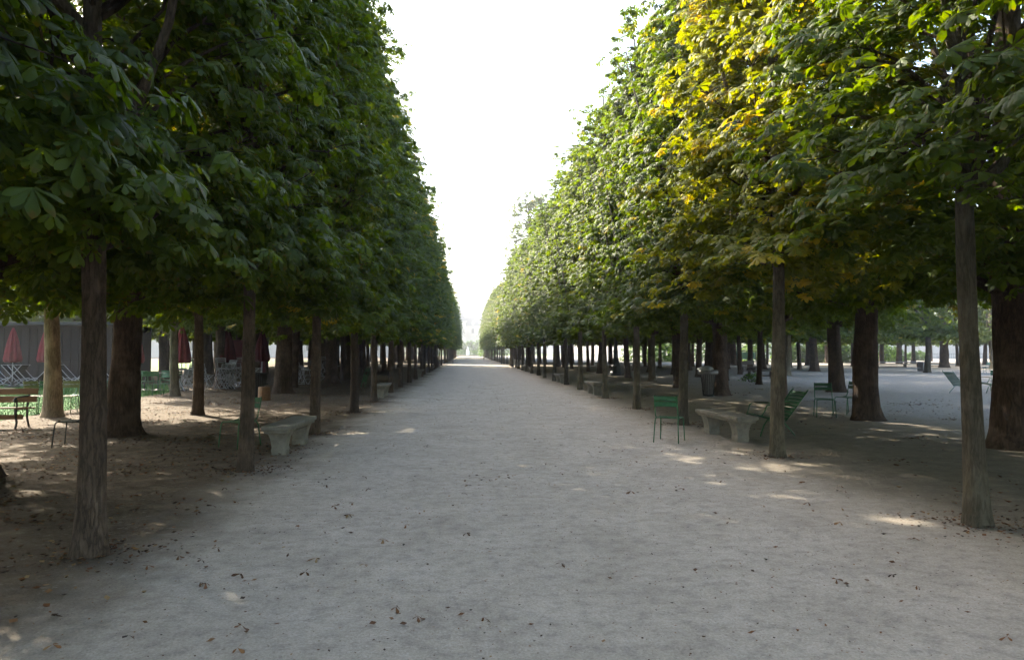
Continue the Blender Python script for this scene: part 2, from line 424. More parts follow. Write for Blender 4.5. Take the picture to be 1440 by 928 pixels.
def face_profile(z):   # how far a clipped crown reaches over the alley, by height
    return np.interp(z, [2.2, 3.0, 5, 8.2, 10.2, 12.0, 12.9], [.95, 1.2, 1.25, 1.0, .62, .10, -.7])
def clipped(seed, ztop=12.6, width=2.3, bulge=.22):
    def f(rng, n):
        r2 = np.random.default_rng(seed+77); ph = r2.uniform(0, 6.28, 6)
        k = rng.random(n)
        y = rng.uniform(-width, width, n); z = 2.55 + (ztop-2.7)*rng.random(n)
        lump = .16*np.sin(y*1.9+ph[0]) + .14*np.sin(z*1.5+ph[1]+y) + .10*np.sin(z*3.1+ph[2])
        xf = face_profile(z) + lump - .30 - bulge*(y/2.1)**2
        z = z - bulge*1.6*(y/2.1)**2*(z > 8)
        x = np.empty(n); o = np.zeros((n, 3))
        face = k < .56
        x[face] = xf[face] - np.abs(rng.normal(0, .16, face.sum()))
        o[face] = [1, 0, .15]
        back = (k >= .56) & (k < .66)
        x[back] = -1.45 + rng.normal(0, .2, back.sum()); o[back] = [-1, 0, .1]
        bot = (k >= .66) & (k < .80)
        x[bot] = rng.uniform(-1.5, 1, bot.sum()); z[bot] = 2.5 + np.abs(rng.normal(0, .3, bot.sum())); o[bot] = [0, 0, -.2]
        top = (k >= .80) & (k < .90)
        x[top] = rng.uniform(-1.5, .5, top.sum()); z[top] = ztop - .3 - bulge*2.2*(y[top]/2.1)**2 - np.abs(rng.normal(0, .3, top.sum())) - .35*np.clip(x[top]-.2, 0, 2)
        o[top] = [0, 0, .8]
        ins = k >= .90
        x[ins] = rng.uniform(-1.3, 1, ins.sum())
        rad = np.stack([x, y*.4, 0*y], 1); o += .6*norm(rad)*(~face)[:, None]
        o[:, 1] += rng.normal(0, .25, n)
        lowlift = .38*np.sin(x*1.6+ph[3]+y*.7) + .32*np.sin(y*2.4+ph[4])
        z = z + np.clip(3.6-z, 0, 1)*np.maximum(lowlift, -.12)
        return np.stack([x, y, z], 1), norm(o)
    return f
def domed(seed, zb=2.9, ztop=15.0, rad=2.9):
    def f(rng, n):
        k = rng.random(n); th = rng.uniform(0, 6.283, n); z = zb + (ztop-zb)*rng.random(n)
        R_ = rad*np.sqrt(np.clip(1 - np.clip((z-(zb+ztop)*.45)/((ztop-zb)*.6), 0, 1)**2, .05, 1))*(1+.12*np.sin(th*3+seed))
        q = np.where(k < .5, rng.uniform(.82, 1.0, n), np.sqrt(rng.random(n)))
        bot = (k > .62)&(k < .86); z[bot] = zb + np.abs(rng.normal(0, .35, bot.sum()))
        x = R_*q*np.cos(th); y = R_*q*np.sin(th)
        o = np.stack([np.cos(th), np.sin(th), .2*np.ones(n)], 1)
        return np.stack([x, y, z], 1), norm(o)
    return f

def limbs_mesh(name, seed, bc, spine, count=70, r0=.035, fork_down=1.6):
    rng = np.random.default_rng(seed+5); mb = MB(); bc = bc[bc[:, 2] > 3.1]
    pick = rng.choice(len(bc), min(count, len(bc)), replace=False)
    for i in pick:
        e = bc[i]; zs = max(2.55, e[2] - fork_down*rng.uniform(.4, 1.2) * min(1, math.hypot(e[0], e[1])/1.2))
        sx, sy = spine(zs)
        a = np.array([sx, sy, zs]); mid = a*.45 + e*.55 + [0, 0, .12] + rng.normal(0, .10, 3)
        q1 = a*.75 + mid*.25 + rng.normal(0, .03, 3); q2 = mid*.5 + e*.5 + rng.normal(0, .06, 3)
        rr = r0*rng.uniform(.5, 1.1)
        mb.tube([a, q1, mid, q2, e], [rr*1.3, rr, rr*.75, rr*.5, rr*.22], 5)
        for _ in range(2):
            w = e + rng.normal(0, .35, 3)*[1, 1, .5]; mb.tube([q2, (q2+w)/2 + rng.normal(0, .04, 3), w], [rr*.4, rr*.25, rr*.12], 4)
    return mb.mesh(name)

def trunk_mesh(name, seed, r0, height, n=18, step=.16, flare=.38, lean=0.0, wander=.03, forks=0):
    rng = np.random.default_rng(seed)
    p = rng.uniform(0, 6.28, 8)
    def spine(z):
        return (wander*math.sin(z*.7+p[0]) - wander*math.sin(p[0]) + lean*z, wander*math.sin(z*.9+p[1]) - wander*math.sin(p[1]))
    prof = []; zs = [-.12, 0, .04, .09, .15, .23, .33]; z = .33
    while z < height: z += step*(1 if z < 4 else 3); zs.append(z)
    V = []; 
    for z in zs:
        r = r0*(1 + flare*math.exp(-max(z, 0)/.13) + .12*math.exp(-max(z, 0)/.7))*(1 - .72*max(0, z)/height if z > 3 else 1 - .72*max(0, z)/height)
        r *= 1 + .03*math.sin(z*2.3+p[2]) + .02*math.sin(z*5.1+p[3])
        sx, sy = spine(max(z, 0))
        for k in range(n):
            t = 2*math.pi*k/n
            lob = 1 + (.05 + .10*math.exp(-max(z, 0)/.25))*math.sin(3*t+p[4]+z*.2) + .04*math.sin(5*t+p[5]-z*.4) + rng.normal(0, .012)
            V.append((sx + r*lob*math.cos(t), sy + r*lob*math.sin(t), z))
    m = len(zs)
    F = [(i*n+k, i*n+(k+1) % n, (i+1)*n+(k+1) % n, (i+1)*n+k) for i in range(m-1) for k in range(n)] + [tuple(range((m-1)*n, m*n))]
    mb = MB().raw(V, F)
    for _ in range(forks):
        z = rng.uniform(2.7, 5.0); sx, sy = spine(z); a = np.array([sx, sy, z]); th = rng.uniform(0, 6.28)
        dr = np.array([math.cos(th), math.sin(th), 0])
        mb.tube([a, a+dr*.35+[0, 0, .35], a+dr*.75+[0, 0, 1.2], a+dr*1.0+[0, 0, 2.4], a+dr*1.5+[0, 0, 4.2]], [r0*.6, r0*.45, r0*.35, r0*.25, r0*.08], 7)
    return mb.mesh(name), spine

# ------------------------------------------------------------------ the ground
def sheet(name, poly, z, mat, label=None, kind='structure', thick=0.0):
    n = len(poly); vs = [(x, y, z) for x, y in poly]
    me = bpy.data.meshes.new(name); me.from_pydata(vs, [], [tuple(range(n))]); me.update()
    o = obj(name, me, mat); tag(o, kind=kind)
    if label: o['label'] = label
    return o
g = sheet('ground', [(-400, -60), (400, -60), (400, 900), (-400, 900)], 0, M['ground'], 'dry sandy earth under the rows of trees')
rng = random.Random(3)
Lp, Rp = [], []
y = -8.0
while y < 196:
    Lp.append((-2.55 + rng.uniform(-.15, .15), y)); Rp.append((4.45 + rng.uniform(-.15, .15), y)); y += 1.5
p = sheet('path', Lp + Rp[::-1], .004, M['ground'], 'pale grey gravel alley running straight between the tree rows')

SUNW = (-math.sin(R(SUN_AZ)), math.cos(R(SUN_AZ)))
# ------------------------------------------------------------------ tree kinds
CR = {}; LB = {}; TR = {}; SP = {}
for k in range(3): TR['slim', k], SP['slim', k] = trunk_mesh('trunk', 10+k, .10, 10.5, flare=.22, forks=2)
for k in range(4): TR['old', k], SP['old', k] = trunk_mesh('trunk', 20+k, .29, 11.5, 24, flare=.30, wander=.06, forks=3)
for k in range(2): TR['mid', k], SP['mid', k] = trunk_mesh('trunk', 30+k, .17, 11.0, 20, flare=.3, wander=.05, forks=3)
for k in range(4):
    CR['near', k], b = crown_mesh('crown', 100+k, 0, clipped(100+k), 6, 350, .175, 6, 6)
    LB['near', k] = limbs_mesh('branches', 100+k, b, SP['slim', k % 3], 90)
for k in range(4):
    CR['mid', k], b = crown_mesh('crown', 200+k, 1, clipped(200+k), 6, 330, .18, 6, 6)
    LB['mid', k] = limbs_mesh('branches', 200+k, b, SP['slim', k % 3], 50)
for k in range(4):
    CR['nearR', k], b = crown_mesh('crown', 120+k, 0, clipped(120+k, bulge=.6), 6, 205 if k == 2 else 290, .18, 6, 6)
    LB['nearR', k] = limbs_mesh('branches', 120+k, b, SP['slim', k % 3], 100)
for k in range(3):
    CR['midR', k], b = crown_mesh('crown', 220+k, 1, clipped(220+k, bulge=.6), 6, 310, .18, 6, 6)
    LB['midR', k] = limbs_mesh('branches', 220+k, b, SP['slim', k % 3], 50)
for k in range(3):
    CR['far', k], b = crown_mesh('crown', 300+k, 2, clipped(300+k), 4, 300, .25, 4, 5)
for k in range(3):
    CR['dome', k], b = crown_mesh('crown', 400+k, 1, domed(400+k), 6, 480, .19, 6, 5)
    LB['dome', k] = limbs_mesh('branches', 400+k, b, SP['old', k], 50, .05, 2.2)
for k in range(3):
    CR['domefar', k], b = crown_mesh('crown', 500+k, 2, domed(500+k), 4, 420, .27, 4, 5)

ORD = ['first', 'second', 'third', 'fourth', 'fifth', 'sixth', 'seventh', 'eighth', 'ninth', 'tenth', 'eleventh', 'twelfth', 'thirteenth', 'fourteenth', 'fifteenth', 'sixteenth']
def tree(name, label, loc, trunk, crown, limbs=None, rz=0, bark='bark_slim', leaf='leaf', autumn=.12, group=None, tw=1.0, cs=(1, 1, 1), crown_rz=0.0, crown_z=0.0, th=1.0):
    t = thing(name, label, 'tree', (loc[0], loc[1], 0), rz, group)
    o = bpy.data.objects.new('trunk', trunk); C.objects.link(o); o.parent = t; o.scale = (tw, tw, th)
    if not trunk.materials: trunk.materials.append(None); trunk.polygons.foreach_set('use_smooth', [True]*len(trunk.polygons))
    o.material_slots[0].link = 'OBJECT'; o.material_slots[0].material = M[bark]
    c = bpy.data.objects.new('crown', crown); C.objects.link(c); c.parent = t
    if not crown.materials: crown.materials.append(None)
    c.material_slots[0].link = 'OBJECT'; c.material_slots[0].material = M[leaf]
    crown_z += 2.5*(1-cs[2]) + .05
    c.scale = cs; c.rotation_euler = (0, 0, crown_rz); c.location = (0, 0, crown_z); c['autumn'] = autumn
    if limbs is not None:
        b = bpy.data.objects.new('branches', limbs); C.objects.link(b); b.parent = t
        if not limbs.materials: limbs.materials.append(M['bark_old'])
        b.scale = cs; b.rotation_euler = (0, 0, crown_rz); b.location = (0, 0, crown_z)
    return t

rng = random.Random(11)
def front_row(side):
    X = -3.05 if side < 0 else 4.85
    ys = [-2.8, 1.4] + [5.81, 9.71, 13.95, 18.73, 22.64, 27.66] if side < 0 else [-2.4, 1.9] + [6.25, 10.47, 15.15, 19.35, 23.81, 29.15]  # first tree of each row is unseen behind the camera, included for shading
    y = ys[-1]
    while y < 188:
        y += 4.35
        if (side < 0 and 82.5 < y < 90.5) or (side > 0 and 79 < y < 86): continue
        ys.append(y)
    word = 'left' if side < 0 else 'right'
    seen = 0
    for i, y in enumerate(ys):
        jx = rng.uniform(-.06, .06) if i > 7 else 0
        if i < 7: kind, k = 'near', i % 4
        elif y < 62: kind, k = 'mid', i % 4
        else: kind, k = 'far', i % 3
        if side > 0 and kind != 'far': kind += 'R'; k = i % (4 if kind == 'nearR' else 3)
        sk = k % 3
        flip = 0 if side < 0 else math.pi
        if i < 2: lab = 'slim chestnut beside the camera in the %s front row, only its leaves in the picture' % word if i == 1 else 'unseen slim chestnut behind the camera in the %s front row, included for its shade' % word
        else:
            seen = i-2
            if seen < 14: lab = 'slim-trunked clipped chestnut, %s from the camera in the %s front row' % (ORD[seen], word)
            elif y < 80: lab = 'slim clipped chestnut deep in the %s front row, before the cross path' % word
            else: lab = 'distant slim clipped chestnut in the %s front row beyond the cross path' % word
        aut = [.06, .12, .08, .08, .16, .06, .12, .22][i % 8]
        cs = [1, 1.0, 1]; lift = {(-1, 2): -.12, (-1, 3): .0, (-1, 4): .05, (1, 2): .6, (1, 3): .42, (1, 4): .2}.get((side, i), 0)
        if side > 0:
            cs[2] = .80 if y < 60 else .86; aut = [.06, .1, .08, .28, .18, .08, .12, .06][i % 8]
            if i == 3: lab = 'yellowing chestnut with sunlit gold put into its leaf colour, bare mossy trunk, second from the camera in the right front row'
            if i > 3: cs[0] = .93
            if y > 110: cs[2] = .95
        else:
            cs[2] = .90 if y < 110 else .95
            if i <= 3: cs[0] = .86
            if seen in (8, 14, 18): aut = .4
        cs[0] *= rng.uniform(.95, 1.06); cs[2] *= rng.uniform(.97, 1.03)
        tree('chestnut_tree', lab, (X+jx, y), TR['slim', sk], CR[kind, k], LB.get((kind, k)), 0,
             'bark_slim' if side < 0 else 'bark_moss', 'leaf_sun_gold' if (side, i) == (1, 3) else 'leaf', aut,
             'clipped chestnuts of the %s front row' % word, tw=rng.uniform(.88, 1.08), cs=tuple(cs), crown_rz=flip, crown_z=lift)
front_row(-1); front_row(1)

def back_tree(x, y, kind, label, rad=None, group=None, bark='bark_old', autumn=.12, zs=None, th=1.0):
    k = rng.randrange(3)
    base = {'old': .29, 'mid': .17, 'slim': .105}[kind]
    tk = k if kind in ('slim',) else (rng.randrange(4) if kind == 'old' else rng.randrange(2))
    tw = (rad/base) if rad else rng.uniform(.8, 1.15)
    near = y < 48
    ck = ('dome', k) if near else ('domefar', k)
    s = rng.uniform(.95, 1.05) * (.56 if x < -10 and y < 27 else 1)
    return tree('old_chestnut_tree' if kind == 'old' else 'grove_tree', label, (x, y), TR[kind, tk], CR[ck], LB.get(ck), rng.uniform(0, 6), bark, 'leaf', autumn, group,
         tw=tw, cs=(s, s, zs or rng.uniform(.92, 1.02)), crown_rz=rng.uniform(0, 6), th=th)
GL, GR = 'grove trees behind the left front row', 'grove trees behind the right front row'
# left grove: second row X = -7, third X = -10.7
named = {
 (-6.82, 13.97): ('old', .29, 'thick dark chestnut trunk just right of the nearest left trunk', 'bark_old'),
 (-6.47, 9.4): ('old', .26, 'dark trunk cut by the left edge of the picture', 'bark_old'),
 (-7.01, 18.37): ('mid', .125, 'slim reddish trunk at the border of the sandy path left of the green chair', 'bark_slim'),
 (-7.25, 27.46): ('old', .32, 'stout dark chestnut trunk behind the wooden stump', 'bark_old'),
 (-7.9, 31.69): ('mid', .20, 'leaning old trunk behind the third left front tree', 'bark_old'),
 (-10.42, 18.01): ('mid', .19, 'sunlit pale trunk beside the brown wooden bench', 'bark_light'),
 (-10.74, 25.98): ('mid', .155, 'grey trunk at the corner of the lawn with green chairs', 'bark_moss'),
 (-6.9, 5.0): ('old', .27, 'old chestnut outside the left edge of the picture', 'bark_old'),
 (-6.9, .6): ('old', .27, 'old chestnut beside the camera outside the left edge', 'bark_old'),
}
for (x, y), (kd, rr, lb, bk) in named.items():
    back_tree(x, y, kd, lb, rr, GL, bk, .2)
for X, y0 in ((-7.1, 36.0), (-10.9, 31.5), (-14.8, 40.5), (-18.8, 44), (-23.0, 49)):
    y = y0
    while y < (150 if X > -12 else 118):
        if not (abs(y - 83.5 + X*1.14) < 5.2) and not (79 < y < 86) and not (abs(y-46) < 2.4 and X > -12):
            far = y > 50
            back_tree(X+rng.uniform(-.25, .25), y+rng.uniform(-.4, .4), rng.choice(['old', 'old', 'mid']),
                      'dark trunk far back in the left grove under the dense canopy' if far else 'dark trunk in the left grove behind the front row, near the cafe terrace', None, GL)
        y += 4.4 if X > -12 else 5.2
# trees round the terrace beyond the lawn
for (x, y) in ((-22.5, 41.5), (-28, 42), (-33.5, 44), (-27, 50), (-33, 52)):
    back_tree(x, y, 'old', 'chestnut rising behind the dark terrace hut beyond the lawn', None, GL)
# right grove
named = {
 (9.39, 11.12): ('old', .36, 'massive dark trunk at the right edge of the picture'),
 (9.63, 15.97): ('old', .29, 'thick dark trunk beside the pair of green chairs'),
 (15.03, 26.94): ('old', .29, 'dark flaring trunk behind the pair of green chairs'),
 (9.71, 20.6): ('mid', .18, 'dark trunk hidden behind the second right front tree'),
 (9.46, 25.06): ('old', .27, 'thick dark trunk beside the wire litter basket'),
 (9.63, 30.58): ('mid', .22, 'dark trunk between the green chair and litter basket'),
 (10.24, 37.21): ('mid', .20, 'greyish flaring trunk right of the iron lamp post'),
 (21.76, 45.36): ('mid', .26, 'pale grey trunk right of the dark plank bench'),
 (28.78, 54.91): ('old', .34, 'dark trunk in front of the green shrubs beyond the clearing'),
 (30.81, 77.48): ('old', .42, 'broad dark trunk before the teal panel beyond the clearing'),
 (35.53, 50.69): ('mid', .22, 'light grey trunk standing at the far side of the clearing'),
 (47.99, 65.99): ('old', .42, 'stout black trunk in front of the pale wall'),
 (48.77, 60.41): ('mid', .28, 'grey trunk glimpsed between the two near right trunks'),
}
for (x, y), (kd, rr, lb) in named.items():
    back_tree(x, y, kd, lb, rr, GR, 'bark_moss' if 'grey' in lb else 'bark_old', .12)
for x, y in ((27, 66), (33, 68), (39, 63), (42, 72), (54, 70), (36, 80), (45, 82), (55, 84), (64, 78), (30, 60), (60, 90), (50, 92), (70, 92)):
    back_tree(x, y, 'mid', 'dark trunk beyond the clearing in front of the pale wall and shrubs', rng.uniform(.14, .26), GR)
for x, y in ((-10.9, 5.0), (-10.9, 9.2), (-15, 1.0), (-15, 6.5), (-15.2, 11), (-19.5, 9), (-20, 14), (-10.9, .5)):  # unseen trees added to keep open sky light off the left ground
    back_tree(x, y, 'old', 'unseen old chestnut added outside the left edge to shade the grove floor', None, GL)
back_tree(9.5, 6.3, 'old', 'old chestnut outside the right edge of the picture', .3, GR)
back_tree(9.4, 1.8, 'old', 'old chestnut beside the camera outside the right edge', .3, GR)
for X, y0 in ((9.8, 42.0), (14.6, 33.0), (19.5, 48.5), (24.5, 58)):
    y = y0
    while y < (150 if X < 12 else 104):
        if not (79 < y < 85) and not (X < 11 and abs(y-46.1) < 1.6):
            back_tree(X+rng.uniform(-.25, .25), y+rng.uniform(-.4, .4), rng.choice(['old', 'mid', 'mid']),
                      'dark trunk far back in the right grove under the dense canopy' if y > 50 else 'dark trunk in the right grove between the lamp post and the front row', None, GR)
        y += 4.4 if X < 12 else 5.0
for px, py in ((1240, 511), (1266, 512), (1285, 511), (1347, 515), (1358, 510), (1310, 508), (1205, 513), (1136, 514), (1072, 519), (1385, 513), (1420, 511), (1460, 512), (1190, 509), (1500, 515)):
    x, y = at(px, py)
    back_tree(x, y, rng.choice(['old', 'mid', 'old']), 'dark trunk beyond the clearing in front of the pale wall and shrubs', None, GR)
for x, y in ((20.5, 9.0), (24, 16), (27, 24), (33, 32), (15.5, 4.0), (31, 12)):
    back_tree(x, y, 'old', 'chestnut at the side of the clearing outside the right edge', None, GR)

# the tall sparse tree that rises over the right row
def sparse(rng_, n):
    th = rng_.uniform(0, 6.28, n); z = rng_.uniform(9, 18.3, n)
    r = 2.7*np.sqrt(np.clip(1-((z-14)/5.2)**2, .05, 1))*rng_.uniform(.45, 1, n)
    return np.stack([r*np.cos(th), r*np.sin(th), z], 1), norm(np.stack([np.cos(th), np.sin(th), .3+0*th], 1))
cm, b = crown_mesh('crown', 900, 2, sparse, 4, 190, .26, 4, 5)
tm, sp = trunk_mesh('trunk', 901, .22, 16.5, forks=0)
lm = limbs_mesh('branches', 902, b, sp, 80, .05, 2.6)
tree('tall_tree', 'tall sparse tree rising hazily above the right row of clipped chestnuts', (6.5, 72), tm, cm, lm, 0, 'bark_old', 'leaf_far', .1)

# ------------------------------------------------------------------ lawn, shrubs, palace
lawn_poly = [at(-260, 640), at(20, 588), at(120, 573), at(187, 560), at(238, 552), at(236, 541), at(60, 541), at(-260, 541)]
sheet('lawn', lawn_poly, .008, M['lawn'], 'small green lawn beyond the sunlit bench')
# grass blades along the visible lawn
def blades(name, poly, n, h, mat, seed, label):
    r = np.random.default_rng(seed); P = np.array(poly); lo, hi = P.min(0), P.max(0)
    pts = r.uniform(lo, hi, (n*2, 2)); ins = np.zeros(len(pts), bool); j = len(P)-1
    for i in range(len(P)):
        c1 = (P[i, 1] > pts[:, 1]) != (P[j, 1] > pts[:, 1])
        xx = (P[j, 0]-P[i, 0])*(pts[:, 1]-P[i, 1])/(P[j, 1]-P[i, 1]+1e-9)+P[i, 0]
        ins ^= c1 & (pts[:, 0] < xx); j = i
    pts = pts[ins][:n]; m = len(pts); th = r.uniform(0, 6.28, m); hh = h*r.uniform(.5, 1.2, m)
    w = .012; dx, dy = np.cos(th)*w, np.sin(th)*w; ln = r.normal(0, .35, (m, 2))*hh[:, None]
    V = np.stack([np.stack([pts[:, 0]-dx, pts[:, 1]-dy, 0*th], 1), np.stack([pts[:, 0]+dx, pts[:, 1]+dy, 0*th], 1), np.stack([pts[:, 0]+ln[:, 0], pts[:, 1]+ln[:, 1], hh], 1)], 1).reshape(-1, 3)
    me = fast_mesh(name, V, np.arange(m*3).reshape(-1, 3), {})
    o = obj(name, me, mat); return tag(o, label, 'grass', kind='stuff')
blades('grass', lawn_poly, 60000, .06, M['lawn'], 5, 'short green grass of the lawn by the chairs')
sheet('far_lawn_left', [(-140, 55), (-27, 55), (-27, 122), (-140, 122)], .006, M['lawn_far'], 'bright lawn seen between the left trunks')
sheet('far_lawn', [(-40, 262), (60, 262), (60, 420), (-40, 420)], .006, M['lawn_far'], 'hazy lawn beyond the fountain')

def bush(name, label, cat, loc, size, n, seed, mat, leaf=.16, group=None, stems=5, kind=None):
    r = np.random.default_rng(seed); th = r.uniform(0, 6.28, n); u = r.uniform(0, 1, n)
    q = r.uniform(.55, 1, n); z = u
    rad = np.sqrt(np.clip(1-(z*.95)**2, .08, 1))*q*(1+.2*np.sin(th*3+seed)+.12*np.sin(th*7))
    c = np.stack([rad*np.cos(th)*size[0], rad*np.sin(th)*size[1], .06+z*size[2]*(1+.12*np.sin(th*4))], 1)
    fw = norm(np.stack([np.cos(th), np.sin(th), .6+0*th], 1)+r.normal(0, .4, (n, 3))); nr = norm(fw*[.5, .5, .3]+[0, 0, 1]+r.normal(0, .4, (n, 3)))
    V, Q, A = palmate(c, fw, nr, leaf*r.uniform(.6, 1.2, n), r.random(n), r, 2, 4)
    t = thing(name, label, cat, (loc[0], loc[1], 0), 0, group)
    obj('foliage', fast_mesh('foliage', V, Q, A), mat, t)
    mb = MB()
    for k in range(stems):
        a = r.uniform(0, 6.28); mb.tube([(0.05*math.cos(a), .05*math.sin(a), -.03), (size[0]*.3*math.cos(a), size[1]*.3*math.sin(a), size[2]*.4), (size[0]*.6*math.cos(a), size[1]*.6*math.sin(a), size[2]*.8)], [.03, .02, .008], 5)
    mb.build('stem', M['bark_old'], t)
    return t
i = 0
for px, py, w, h in ((925, 509, 2.8, 3.0), (938, 508, 3.0, 3.6), (952, 509, 3, 3.2), (985, 508, 3.2, 3.4), (1003, 508, 3, 3.2), (1025, 508, 3.2, 3.0), (1048, 508, 3.0, 2.8), (1066, 509, 3, 3.4), (1112, 510, 3.2, 3.0), (1128, 510, 3.4, 2.6), (1150, 510, 3.2, 3.2), (1170, 510, 3, 2.8), (1192, 510, 3.2, 2.6), (1238, 509, 3, 2.6), (1255, 508, 2.4, 2.2), (895, 508, 2.6, 3.0), (1290, 507, 2.2, 1.6)):
    x, y = at(px, py)
    bush('shrub', 'leafy green shrub in the border beyond the clearing, seen between the right trunks', 'shrub', (x, y), (w, 1.8, h), 620, 40+i, M['shrub'], .42, 'shrubs in the border beyond the clearing'); i += 1
x, y = at(1056, 537)
bush('green_plant', 'low bright green plant growing in the sand near the dark bench', 'plant', (x, y), (.55, .4, .38), 150, 70, M['shrub'], .13)

# pale wall behind the clearing
xa, ya = at(1085, 503.2); 
t = thing('garden_wall', 'pale limestone wall glimpsed between trunks behind the clearing', 'wall', (110, 150, 0), R(-8))
MB().box((0, 0, 3.0), (90, 1.0, 6.2)).build('wall_body', M['wall'], t)
MB().box((0, 0, 6.2), (90.6, 1.5, .35), bev=.05).build('coping', M['wall'], t)
mb = MB()
for k in range(15): mb.box((-42+k*6, -.62, 2.9), (1.1, .3, 6.2), bev=.04)
mb.build('pilasters', M['wall'], t)
# left far building
t = thing('street_building', 'long pale stone building behind the bright lawn left of the groves', 'building', (-95, 190, 0), R(10))
MB().box((0, 0, 8), (150, 14, 16.5)).build('wall', M['palace'], t)
mb = MB()
for k in range(24):
    for f in range(3): mb.box((-69+k*6, -7.05, 3.2+f*4.6), (1.5, .3, 2.6))
mb.build('window', M['glass'], t)
MB().prism([(-75, 16.2), (75, 16.2), (73, 20.5), (-73, 20.5)], -6, 6).build('roof', M['slate'], t)

# palace at the end of the alley
px0 = at(657, 500)[0]
t = thing('palace', 'hazy stone palace with steep-roofed pavilion closing the alley', 'palace', (0, 480, 0))
MB().box((30, 8, 9.5), (90, 16, 19.4)).build('wall', M['palace'], t)
MB().prism([(-15, 19.2), (75, 19.2), (74, 26), (-14, 26)], 1, 15).build('roof', M['slate'], t)
MB().box((-12, 4, 11), (22, 22, 22.4)).build('pavilion', M['palace'], t)
n0 = MB(); P = [(-23, 22.2), (-1, 22.2), (-2.2, 27), (-4.8, 33.5), (-7.2, 37), (-16.8, 37), (-19.2, 33.5), (-21.8, 27)]
n0.prism(P, -6, 14); n0.build('pavilion_roof', M['slate'], t)
MB().box((30, -.4, 13.2), (90, .8, .5)).box((-12, -7.3, 13.4), (22.6, .6, .5)).box((-12, -7.4, 22.2), (23.6, 1.4, .6)).box((30, -.5, 19.2), (90.4, 1.2, .5)).build('cornice', M['palace'], t)
for k in range(14):
    mb = MB().box((4+k*5.2, -.02, 6), (2, .3, 4.4)).box((4+k*5.2, -.02, 16), (1.8, .3, 3.2)); mb.build('window', M['glass'], t)
    MB().prism([(4+k*5.2-.9, 20), (4+k*5.2+.9, 20), (4+k*5.2+.9, 22.2), (4+k*5.2, 23), (4+k*5.2-.9, 22.2)], .2, 2).build('dormer', M['palace'], t)
for k in range(3):
    MB().box((-18+k*6, -7.02, 6), (2.2, .3, 5)).box((-18+k*6, -7.02, 17), (2.0, .3, 4)).build('window', M['glass'], t)
for k in range(4): MB().box((12+k*18, 8, 27), (3, 1.6, 5)).build('chimney', M['palace'], t)
MB().box((-16, 4, 38.5), (1.6, 3, 5)).box((-7, 4, 38.5), (1.6, 3, 5)).build('chimney', M['palace'], t)

# hedge trees before the palace and low clipped hedges round the fountain
for k in range(16):
    bush('hazy_tree', 'round hazy tree in the line in front of the palace', 'tree', (-34+k*4.4, 330+rng.uniform(-3, 3)), (3.6, 3.2, rng.uniform(6.0, 6.8)), 520, 200+k, M['hedge'], .8, 'hazy trees before the palace', 3)
bush('leafy_tree', 'light green tree leaning into the gap at the end of the right row', 'tree', (5.6, 205), (2.6, 2.4, 7.8), 900, 260, M['shrub'], .4, None, 4)
def hedge(name, label, x0, x1, y, d, h, seed):
    t = thing(name, label, 'hedge', ((x0+x1)/2, y, 0)); r = np.random.default_rng(seed); n = int((x1-x0)*h*38)
    c = np.stack([r.uniform(-(x1-x0)/2, (x1-x0)/2, n), r.uniform(-d/2, d/2, n), r.uniform(.05, h, n)], 1)
    f = r.random(n); c[f < .5, 1] = -d/2; c[(f > .5) & (f < .85), 2] = h
    V, Q, A = palmate(c, norm(r.normal(0, 1, (n, 3))), norm(r.normal(0, .5, (n, 3))+[0, -.5, .8]), .35*r.uniform(.6, 1.2, n), r.random(n), r, 2, 4)
    obj('foliage', fast_mesh('foliage', V, Q, A), M['hedge'], t)
    mb = MB()
    for k in range(int((x1-x0)/3)): mb.tube([(-(x1-x0)/2+1+k*3, 0, -.05), (-(x1-x0)/2+1.1+k*3, 0, h*.8)], .04, 5)
    mb.build('stem', M['bark_old'], t)
hedge('clipped_hedge', 'low hazy clipped hedge left of the fountain jet', -14, -.8, 262, 1.5, 1.9, 5)
hedge('clipped_hedge', 'low hazy clipped hedge right of the fountain jet', 1.2, 16, 262, 1.5, 1.9, 6)
t = thing('fountain', 'round pool with a white water jet at the end of the alley', 'fountain', (0.2, 236, 0))
MB().lathe([(7.3, 0), (7.3, .35), (7.15, .42), (6.8, .42), (6.75, .3), (6.75, .1)], 48).build('rim', M['stone'], t)
MB().lathe([(6.74, .12), (6.74, .25)], 48).build('pool_water', M['water'], t)
mb = MB(); r_ = random.Random(4)
mb.tube([(0, 0, .25), (.02, 0, 1.2), (0, .02, 2.4), (0.03, 0, 3.3)], [.16, .2, .3, .1], 10)
for k in range(60):
    a = r_.uniform(0, 6.28); s = r_.uniform(.2, .6); h = r_.uniform(2.0, 3.2)
    mb.tube([(s*.3*math.cos(a), s*.3*math.sin(a), h), (s*.8*math.cos(a), s*.8*math.sin(a), h*.6), (s*math.cos(a), s*math.sin(a), .26)], [.05, .07, .03], 4)
mb.build('water_jet', M['spray'], t)

